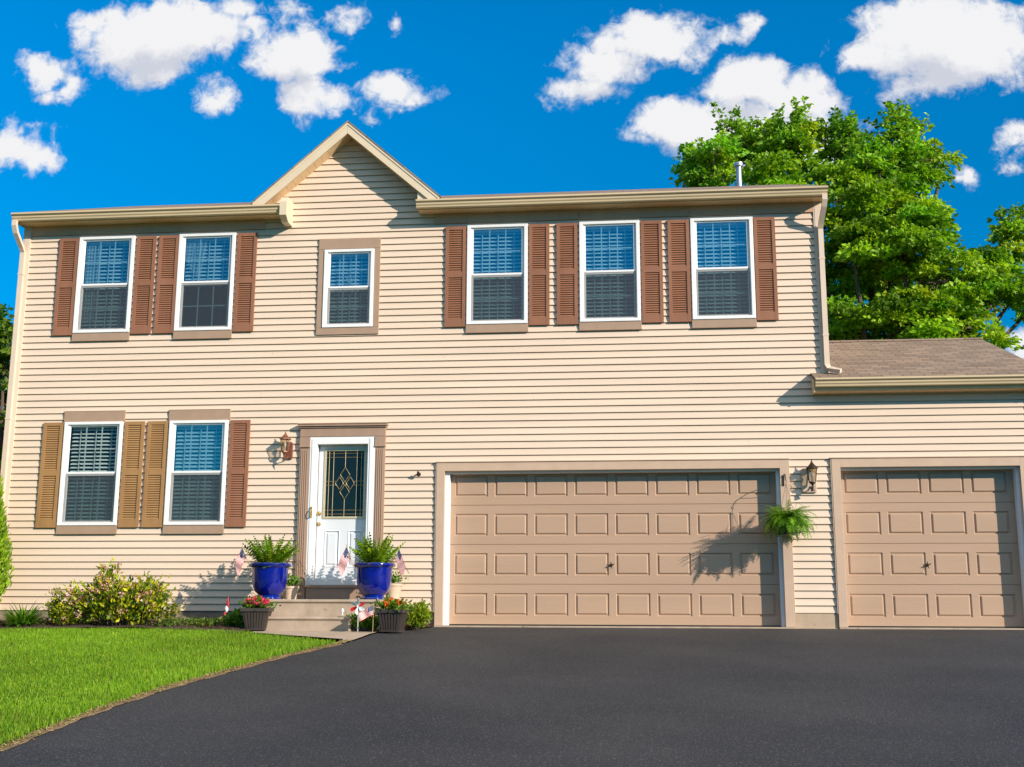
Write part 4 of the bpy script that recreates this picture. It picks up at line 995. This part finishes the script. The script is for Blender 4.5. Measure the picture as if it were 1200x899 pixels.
def blue_pot(loc, label, seed, dead=False):
    t = empty('potted_fern', loc, rz=.3*seed, label=label, cat='potted plant', group='cobalt pots on the landing')
    m = MB(); prof = [(.165, 0), (.172, .012), (.168, .03), (.150, .045), (.150, .06), (.205, .11), (.238, .18), (.252, .27), (.258, .37), (.262, .455), (.292, .468), (.305, .485), (.305, .508), (.296, .52), (.272, .518), (.258, .50), (.25, .40)]
    m.lathe(prof, n=48); o = m.build('pot', M_COBALT, smooth=True); o.parent = t
    m = MB(); m.lathe([(.001, .465), (.255, .462)], n=24, cap=False); o = m.build('soil', M_SOIL); o.parent = t
    V, F_, c = frond_mesh(58, .50, seed, base_r=.14, lean=(.0, .80), droop=.40, pin=.040, pal=[(.18, .31, .012), (.13, .25, .01), (.25, .36, .015), (.09, .18, .01)], plume=True, z0=.46, segs=12)
    V2, F2, c2 = frond_mesh(44, .30, seed+50, base_r=.16, lean=(.5, 1.3), droop=.8, pin=.05, pal=[(.17, .24, .015), (.10, .19, .012), (.26, .26, .03)], z0=.46)
    V = np.concatenate([V, V2]); F_ = np.concatenate([F_, F2+len(c)]); c = np.concatenate([c, c2])
    np_mesh('fern', V, F_, M_LEAF, t, c)
    m = MB()
    for i in range(5):
        a = rnd.uniform(-.6, .9)+(.0 if i else .2); L = rnd.uniform(.32, .45)
        m.tube([(.2*math.cos(a), .2*math.sin(a), .47), (.30*math.cos(a), .3*math.sin(a), .60), (.42*math.cos(a), .42*math.sin(a), .56), (L*1.25*math.cos(a), L*1.25*math.sin(a), .38)], [.004, .004, .003, .002], 5)
    o = m.build('dry_frond', M_BARK); o.parent = t
    return t
blue_pot((-5.352, -.72, .376), 'glossy cobalt pot of upright ferns left of the white front door', 1)
blue_pot((-3.80, -.72, .376), 'glossy cobalt pot of upright ferns right of the white front door', 2)

def beige_pot(loc, r, h, label, seed):
    t = empty('flower_pot', loc, label=label, cat='potted plant', group='small beige pots behind the cobalt pots')
    m = MB(); m.lathe([(r*.72, 0), (r*.95, h*.86), (r*1.05, h*.86), (r*1.05, h), (r*.9, h), (r*.88, h*.9)], n=28); o = m.build('pot', M_BEIGEPOT, smooth=True); o.parent = t
    m = MB(); m.lathe([(.001, h*.9), (r*.9, h*.9)], n=20, cap=False); o = m.build('soil', M_SOIL); o.parent = t
    rs = np.random.default_rng(seed); n = 160
    C = rs.normal(size=(n, 3))*np.array([r*.5, r*.5, .05])+np.array([0, 0, h+.06]); V, Fs, c = leaves(C, rs.normal(size=(n, 3))*.6+np.array([0, 0, .6]), .05*rs.uniform(.6, 1.2, n), .7, colmix(n, GR, .2, rs), rs=rs)
    np_mesh('plant', V, Fs, M_LEAF, t, c)
beige_pot((-3.60, -.33, .376), .135, .24, 'small beige pot half hidden behind the right cobalt pot', 3)
beige_pot((-5.17, -.27, .376), .12, .20, 'small beige pot with pale flowers behind the left cobalt pot', 4)

def planter(loc, rz, pal, label, seed, nf=26):
    t = empty('planter', loc, rz=rz, label=label, cat='planter', group='dark ribbed planters by the steps')
    m = MB(); b, tp, h = .125, .175, .275
    def fr(f): return b+(tp-b)*f
    m.add([(-b, -b, 0), (b, -b, 0), (b, b, 0), (-b, b, 0), (-tp, -tp, h), (tp, -tp, h), (tp, tp, h), (-tp, tp, h)], [(0, 1, 5, 4), (1, 2, 6, 5), (2, 3, 7, 6), (3, 0, 4, 7), (3, 2, 1, 0)])
    for s in range(4):
        c_, s_ = round(math.cos(s*pi/2)), round(math.sin(s*pi/2))
        for i in range(7):
            u0 = -.78+i*.26-.075; u1 = u0+.15
            q = []
            for (u, f, o) in ((u0, .06, 0), (u1, .06, 0), (u1, .9, 0), (u0, .9, 0), (u0, .06, .008), (u1, .06, .008), (u1, .9, .008), (u0, .9, .008)):
                R_ = fr(f); x, y = u*R_, -(R_+o+.0005); q.append((x*c_-y*s_, x*s_+y*c_, f*h))
            m.add(q, [(4, 5, 6, 7), (0, 1, 5, 4), (1, 2, 6, 5), (2, 3, 7, 6), (3, 0, 4, 7)])
    for a, b_, c, d in ((-.195, .195, -.195, -.165), (-.195, .195, .165, .195), (-.195, -.165, -.165, .165), (.165, .195, -.165, .165)): m.box(a, b_, c, d, h-.025, h+.02)
    m.box(-.135, .135, -.135, .135, -.0, .02)
    o = m.build('planter_box', M_PLANTER); o.parent = t
    m = MB(); m.box(-.166, .166, -.166, .166, h-.03, h-.01); o = m.build('soil', M_SOIL); o.parent = t
    rs = np.random.default_rng(seed); n = 560
    C = rs.normal(size=(n, 3))*np.array([.085, .085, .04])+np.array([0, 0, h+.06]); V, Fs, c = leaves(C, C*np.array([1, 1, 0])*4+rs.normal(size=(n, 3))*.5+np.array([0, 0, .5]), .06*rs.uniform(.6, 1.2, n), .7, colmix(n, [(.10, .2, .015), (.06, .14, .012), (.18, .27, .02)], .2, rs), rs=rs)
    np_mesh('foliage', V, Fs, M_LEAF, t, c)
    per = 34; a = rs.uniform(0, 2*pi, nf); rr = .15*np.sqrt(rs.uniform(0, 1, nf)); fc = np.stack([rr*np.cos(a), rr*np.sin(a)-.02, h+.145-rr*.35+rs.uniform(-.02, .02, nf)], 1)
    q = np.repeat(fc, per, 0)+rs.normal(size=(nf*per, 3))*.014
    V, Fs, c = leaves(q, rs.normal(size=(nf*per, 3))+np.array([0, -.2, .6]), .026*rs.uniform(.7, 1.2, nf*per), .85, colmix(nf*per, pal, .12, rs), rs=rs)
    np_mesh('flowers', V, Fs, M_PETAL, t, c)
planter((-5.26, -1.52, gz(-1.52)+.02), .12, [(.80, .035, .12), (.75, .06, .16), (.65, .02, .06), (.8, .12, .25)], 'dark ribbed planter of pink flowers left of the lower step', 41, nf=30)
planter((-3.33, -1.62, gz(-1.62)+.012), -.08, [(.75, .13, .015), (.65, .08, .02), (.8, .22, .02)], 'dark ribbed planter of orange flowers beside the asphalt', 42, nf=16)

# ------------------------------------------------------------------ hanging basket
t = empty('hanging_basket', (2.155, -.34, 1.36), label='lush green fern basket hanging between the garage doors', cat='hanging plant')
m = MB(); m.lathe([(.105, -.05), (.12, -.04), (.145, .13), (.155, .135), (.155, .165), (.14, .165)], n=28); o = m.build('pot', M_BLACK, smooth=True); o.parent = t
V, F_, c = frond_mesh(270, .40, 77, base_r=.12, lean=(.1, 1.6), droop=1.9, pin=.055, pal=[(.12, .28, .012), (.16, .34, .015), (.08, .20, .01), (.22, .39, .02)], z0=.15, segs=14)
np_mesh('fern', V, F_, M_LEAF, t, c)
m = MB()
for k_ in range(3):
    a = k_*2*pi/3+.4; m.tube([(.135*math.cos(a), .135*math.sin(a), .16), (0, 0, .70)], .0022, 5)
m.tube([(0, 0, .70), (.012, 0, .73), (0, 0, .755), (-.01, 0, .74)], .003, 6)
for a, L in ((2.8, .30), (1.2, .36), (.3, .3), (3.4, .42)): m.tube([(.05*math.cos(a), .05*math.sin(a), .2), (.16*math.cos(a), .1*math.sin(a), .42), (L*math.cos(a), .2*math.sin(a), .40+.06*math.cos(L*9))], .0025, 5)
o = m.build('hanger', M_DKMETAL); o.parent = t
t = empty('hook_bracket', (2.155, -.058, 2.13), label='thin dark hook holding the fern basket on the garage trim', cat='bracket')
m = MB(); m.box(-.012, .012, -.004, .006, -.08, .08); m.tube([(0, 0, .06), (0, -.12, .085), (0, -.24, .06), (0, -.29, -.01), (0, -.275, -.03), (0, -.262, -.015)], .0055, 8); m.tube([(0, 0, -.06), (0, -.10, .0), (0, -.2, .07)], .004, 6)
o = m.build('hook', M_DKMETAL); o.parent = t

# ------------------------------------------------------------------ wall lanterns
def lantern(name, loc, label, metal, plate, w, h, side, platew, plateh, tail):
    t = empty(name, loc, label=label, cat='wall lamp', group=None)
    # backplate
    m = MB(); pw, ph = platew/2, plateh/2
    ol = [(-pw, -ph), (pw, -ph), (pw, ph-.02), (pw*.6, ph), (-pw*.6, ph), (-pw, ph-.02)]
    m.prism(ol, 'y', -.03, .0); o = m.build('backplate', plate, bevel=.006); o.parent = t
    cy = -.03-w*.60; m = MB()
    R_ = w/2
    def L_(pr, mt=0): m.lathe(pr, (side, cy, 0), n=6, rot=pi/6)
    zt_ = h*.30
    m.lathe([(.001, zt_+h*.27), (.007, zt_+h*.25), (.004, zt_+h*.215), (.012, zt_+h*.20), (.014, zt_+h*.17), (.02, zt_+h*.15)], (side, cy, 0), n=12)
    m.lathe([(.02, zt_+h*.15), (R_*.55, zt_+h*.09), (R_*1.12, zt_+h*.01), (R_*1.12, zt_), (R_*.9, zt_-.004)], (side, cy, 0), n=6, rot=pi/6)
    zb_ = zt_-h*.36
    m.lathe([(R_*.60, zb_), (R_*.64, zb_-.012), (R_*.4, zb_-.03), (.012, zb_-.05), (.012, zb_-.06)], (side, cy, 0), n=6, rot=pi/6)
    for k_ in range(6):
        a = k_*pi/3+pi/6; m.tube([(side+R_*.88*math.cos(a), cy+R_*.88*math.sin(a), zt_-.002), (side+R_*.60*math.cos(a), cy+R_*.60*math.sin(a), zb_)], .0045, 5)
    # arm
    m.tube([(side, cy, zb_-.05), (side, cy+.02, zb_-.09), (side*.6, -.06, zb_-.10), (side*.4, -.028, zb_-.06)], [.012, .010, .009, .010], 8)
    if tail: m.tube([(side, cy, zb_-.05), (side-.003, cy, zb_-.12), (side-.01, cy+.01, zb_-.17)], [.018, .009, .004], 8)
    else: m.lathe([(.03, zb_-.14), (.022, zb_-.11), (.02, zb_-.07), (.012, zb_-.05)], (side, cy, 0), n=12)
    o = m.build('cage', metal); o.parent = t
    m = MB(); m.lathe([(R_*.58, zb_), (R_*.86, zt_-.003)], (side, cy, 0), n=6, rot=pi/6, cap=False); o = m.build('glass', M_LGLASS, fixn=False); o.parent = t
    m = MB(); m.lathe([(.012, zb_), (.012, zb_+.06), (.018, zb_+.075), (.024, zb_+.10), (.016, zb_+.135), (.001, zb_+.15)], (side, cy, 0), n=14); o = m.build('bulb', M_WHT, smooth=True); o.parent = t
lantern('wall_lantern', (-5.345, -.022, 2.66), 'copper-brown carriage lantern on the siding left of the front door', M_COPPER, M_COPPER, .17, .52, -.035, .11, .26, True)
lantern('wall_lantern', (2.525, -.022, 2.13), 'dark bronze lantern on a beige plate between the garage doors', M_DKMETAL, M_PLATE, .175, .54, .035, .22, .36, False)
# small bracket
t = empty('flag_bracket', (-3.30, -.02, 2.27), label='small dark metal flagpole bracket on the siding right of the front door', cat='bracket')
m = MB(); m.lathe([(.028, 0), (.028, .008)], n=16); m.v = [(v[0], -v[2], v[1]) for v in m.v]
m.tube([(0, 0, 0), (0, -.05, .02)], .012, 8); m.tube([(-.01, -.05, -.02), (.0, -.09, .03)], [.016, .018], 10); m.tube([(-.05, -.06, -.015), (.03, -.06, .02)], .006, 6)
o = m.build('socket', M_DKMETAL, smooth=True); o.parent = t

# ------------------------------------------------------------------ little flags, pinwheel, ornament
def flag(loc, label, lean, fly, L=.44, W=.20, H=.125, seed=0, top=True, group='small flags by the front steps'):
    t = empty('small_flag', loc, label=label, cat='flag', group=group)
    lean = Vector(lean).normalized(); tipp = lean*L; m = MB(); m.tube([(0, 0, 0), tuple(tipp)], .0042, 6); m.lathe([(.001, .018), (.007, .012), (.007, .002), (.001, -.002)], tuple(tipp), n=8)
    o = m.build('stick', M_WOOD); o.parent = t
    fly = Vector(fly).normalized(); nx, ny = 15, 13; nn = lean.cross(fly).normalized()
    m = MB(); g = []
    for j in range(ny+1):
        for i in range(nx+1):
            f, s = i/nx, j/ny
            p = tipp-lean*(.01+s*H)+fly*W*f+nn*(.016*math.sin(f*9+s*3+seed)*(.2+f))+Vector((0, 0, -1))*(.035*f*f)
            g.append(p)
    m.v = [tuple(p) for p in g]
    for j in range(ny):
        for i in range(nx):
            a = j*(nx+1)+i; m.f.append((a, a+1, a+nx+2, a+nx+1)); m.m.append(2 if (i < 6 and j < 7) else (0 if j % 2 == 0 else 1))
    # stars on both faces
    for r in range(5):
        for c_ in range(6 if r % 2 == 0 else 5):
            f = (.035+c_*.062+(.031 if r % 2 else 0)); s = .06+r*.105
            for sg in (-1, 1):
                p = tipp-lean*(.01+s*H)+fly*W*f+nn*(.016*math.sin(f*9+s*3+seed)*(.2+f)+sg*.0012)+Vector((0, 0, -1))*(.035*f*f)
                q = []; 
                for k_ in range(10):
                    rr = .0042 if k_ % 2 == 0 else .0018; a = k_*pi/5; q.append(p+fly*rr*math.sin(a)+lean*rr*math.cos(a))
                m.add(q, [tuple(range(10))], 1)
    o = m.build('cloth', [M_RED, M_WHT, M_NAVY], fixn=False, smooth=False); o.parent = t
flag((-5.60, -.86, .80), 'drooping stars and stripes flag at the left rim of the left cobalt pot', (-.42, -.05, 1), (-.45, -.1, -1), L=.36, seed=1, W=.25, H=.16)
flag((-4.05, -.92, .80), 'drooping stars and stripes flag at the left rim of the right cobalt pot', (-.35, -.05, 1), (-.5, -.1, -1), L=.36, seed=2, W=.27, H=.17)
flag((-3.52, -.80, .80), 'tilted stars and stripes flag at the right rim of the right cobalt pot', (.30, .0, 1), (.35, -.1, -.8), L=.33, seed=3, W=.26, H=.17)
flag((-3.56, -1.80, gz(-1.80)+.01), 'stars and stripes flag spread low in front of the right planter', (.02, -.02, 1), (-1, -.1, -.35), L=.37, seed=4, W=.20, H=.13)
t = empty('pinwheel', (-3.81, -1.62, gz(-1.62)), label='red white and pale blue pinwheel on a white stake by the steps', cat='pinwheel')
m = MB(); m.tube([(0, 0, 0), (0, 0, .46)], .007, 8); o = m.build('stake', M_WHT); o.parent = t
zc = .345
for k_, mt in enumerate((M_WHT, M_LBLUE, M_RED, M_WHT, M_LBLUE, M_RED)):
    a = pi/2+k_*pi/3; m = MB(); ca, sa = math.cos(a), math.sin(a); px, pz = -sa, ca; L = .115
    pts = [(0, 0, 0), (.35, -.18, .02), (.75, -.24, .03), (1, -.05, .02), (.92, .16, -.01), (.5, .14, -.015)]
    m.v = [(L*(x*ca+y*px), -.02-d, zc+L*(x*sa+y*pz)) for x, y, d in pts]; m.f = [(0, 1, 2, 5), (5, 2, 3, 4)]; m.m = [0, 0]
    o = m.build('petal', mt, fixn=False); o.parent = t; sd = o.modifiers.new('thick', 'SOLIDIFY'); sd.thickness = .002
m = MB(); m.lathe([(.014, 0), (.014, .012), (.001, .018)], n=12); m.v = [(v[0], -.02-v[2]-.02, zc+v[1]) for v in m.v]; o = m.build('hub', M_WHT); o.parent = t
t = empty('garden_ornament', (-5.84, -1.15, gz(-1.15)+.04), label='thin red and white ornament on a stake against the shaded siding', cat='garden ornament')
m = MB(); m.tube([(-.03, 0, -.05), (.05, 0, .40)], .004, 6); o = m.build('stake', M_DKMETAL); o.parent = t
m = MB(); m.lathe([(.001, .0), (.022, .03), (.020, .10), (.012, .12)], (-.015, -.012, .10), n=10); m.lathe([(.012, .0), (.022, .05), (.016, .10), (.006, .16)], (.035, -.012, .28), n=10); o = m.build('red_ribbon', M_RED, smooth=True); o.parent = t; o.scale = (.8, .8, .95)
m = MB(); m.lathe([(.010, -.005), (.030, .03), (.026, .06), (.008, .085)], (.012, -.012, .205), n=10); o = m.build('white_ribbon', M_WHT, smooth=True); o.parent = t
t = empty('solar_light', (-4.09, -1.38, .152), label='tiny white path light standing on the lower concrete step', cat='light')
m = MB(); m.lathe([(.018, 0), (.012, .01), (.010, .045)], n=12); m.lathe([(.010, .045), (.024, .05), (.022, .085), (.001, .10)], n=12); o = m.build('housing', M_WHT, smooth=True); o.parent = t

t = empty('garden_stake', (-5.49, -1.33, gz(-1.33)+.04), label='thin black metal stake standing behind the pink-flowered planter', cat='stake')
m = MB(); m.tube([(0, 0, -.05), (0, 0, .33)], .008, 6); m.tube([(-.02, 0, .33), (.03, 0, .335)], .006, 6); o = m.build('rod', M_BLACK); o.parent = t
# ------------------------------------------------------------------ grass
def grass():
    rs = np.random.default_rng(99); out = []
    N = 640000
    x = rs.uniform(-13.5, -3.55, N); y = -rs.uniform(1.2, 12.0, N)
    top = np.interp(x, [p[0] for p in LT], [p[1] for p in LT])
    ex = np.interp(y, [e[0] for e in EDGE][::-1], [e[1] for e in EDGE][::-1])
    # left limit a little outside the picture
    left = -9.9+(-y)*.53-1.6
    dens = np.clip(.30+.70*(-y-1)/5, 0, 1)
    k = (y < top+.02*np.sin(x*13)) & (x < ex-.045-.03*np.abs(np.sin(y*7))) & (x > np.maximum(left, -13.4)) & (rs.uniform(0, 1, N) < .35+dens*.65)
    x, y = x[k], y[k]; n = len(x)
    g = np.where(-y < 2, .045*y, -.09+.085*(y+2)) + .006
    h = rs.uniform(.025, .060, n)*(1+.25*np.sin(x*2.3+1)*np.sin(y*1.9))
    edge = (ex[k]-x) < .22; h = np.where(edge, h*1.25, h)
    a = rs.uniform(0, 2*pi, n); w = rs.uniform(.0025, .0052, n)*(1+.12*(y+10)*0)
    ln_ = rs.uniform(.1, .8, n); dx = np.cos(a)*ln_*h; dy = np.sin(a)*ln_*h
    sx_, sy2 = -np.sin(a)*w*.5, np.cos(a)*w*.5
    b0 = np.stack([x-sx_, y-sy2, g], 1); b1 = np.stack([x+sx_, y+sy2, g], 1)
    m0 = np.stack([x+dx*.35-sx_*.8, y+dy*.35-sy2*.8, g+h*.6], 1); m1 = np.stack([x+dx*.35+sx_*.8, y+dy*.35+sy2*.8, g+h*.6], 1); tp = np.stack([x+dx, y+dy, g+h*(1-.25*ln_)], 1)
    V = np.stack([b0, b1, m1, m0, tp], 1).reshape(-1, 3); i = np.arange(n)*5
    Fs = np.concatenate([np.stack([i, i+1, i+2], 1), np.stack([i, i+2, i+3], 1), np.stack([i+3, i+2, i+4], 1)])
    pal = np.array([(.185, .355, .010), (.13, .29, .008), (.235, .40, .012), (.30, .42, .025), (.09, .22, .008)])
    patch = .5+.3*np.sin(x*1.1+.6*np.sin(y*1.3))*np.sin(y*.9+1)+.25*np.sin(x*4.1+y*2.3+np.sin(y*5))*np.sin(y*3.7-x*1.9)
    c = pal[rs.integers(0, 5, n)]*(1+rs.normal(size=(n, 1))*.12)*(.80+.40*patch[:, None])
    dry = rs.uniform(0, 1, n) < .02; c[dry] = (.3, .24, .08)
    np_mesh('grass', V, Fs, M_GRASS, None, np.repeat(np.clip(c, .002, 1), 5, 0), kind='stuff', label='bright green mown lawn grass beside the asphalt driveway', cat='grass')
grass()
# dry clippings and chips along the driveway edge and in the beds
rs = np.random.default_rng(123); n = 9000
y = -rs.uniform(2.9, 12, n); ex = np.interp(y, [e[0] for e in EDGE][::-1], [e[1] for e in EDGE][::-1]); x = ex-.05+rs.normal(size=n)*.032
g = np.where(-y < 2, .045*y, -.09+.085*(y+2))+.012
V, Fs, c = leaves(np.stack([x, y, g], 1), rs.normal(size=(n, 3))*np.array([1, 1, .25]), rs.uniform(.012, .035, n), .22, colmix(n, [(.36, .26, .12), (.25, .16, .08), (.42, .33, .17), (.14, .16, .03)], .2, rs), rs=rs)
np_mesh('dry_clippings', V, Fs, M_PETAL, None, c, kind='stuff', label='dry straw clippings along the driveway edge of the lawn', cat='dry grass')
n = 7000; x = rs.uniform(-9.9, -3.05, n); x = np.where((x > -5.3) & (x < -3.45), -3.05-rs.uniform(0, .4, n), x); lt = np.interp(x, [p[0] for p in LT], [p[1] for p in LT]); y = np.where(x > -3.6, -rs.uniform(.05, 1.5, n), rs.uniform(0, 1, n)*(lt+.1))
ok = x < -3.07-.48*np.minimum(1, (-y)/1.58)**2; x, y = x[ok], y[ok]; n = len(x)
g = np.array([gz(q)+(.04+.05*math.sin(pi*min(1, -q/1.7)) if p < -3.6 else .02) for p, q in zip(x, y)])
V, Fs, c = leaves(np.stack([x, y, g], 1), rs.normal(size=(n, 3))*np.array([1, 1, .35]), rs.uniform(.02, .06, n), .35, colmix(n, [(.09, .038, .024), (.055, .025, .015), (.035, .018, .011), (.13, .06, .035)], .2, rs), rs=rs)
np_mesh('mulch_chips', V, Fs, M_PETAL, None, c, kind='stuff', label='shredded brown bark mulch in the beds along the foundation', cat='mulch')
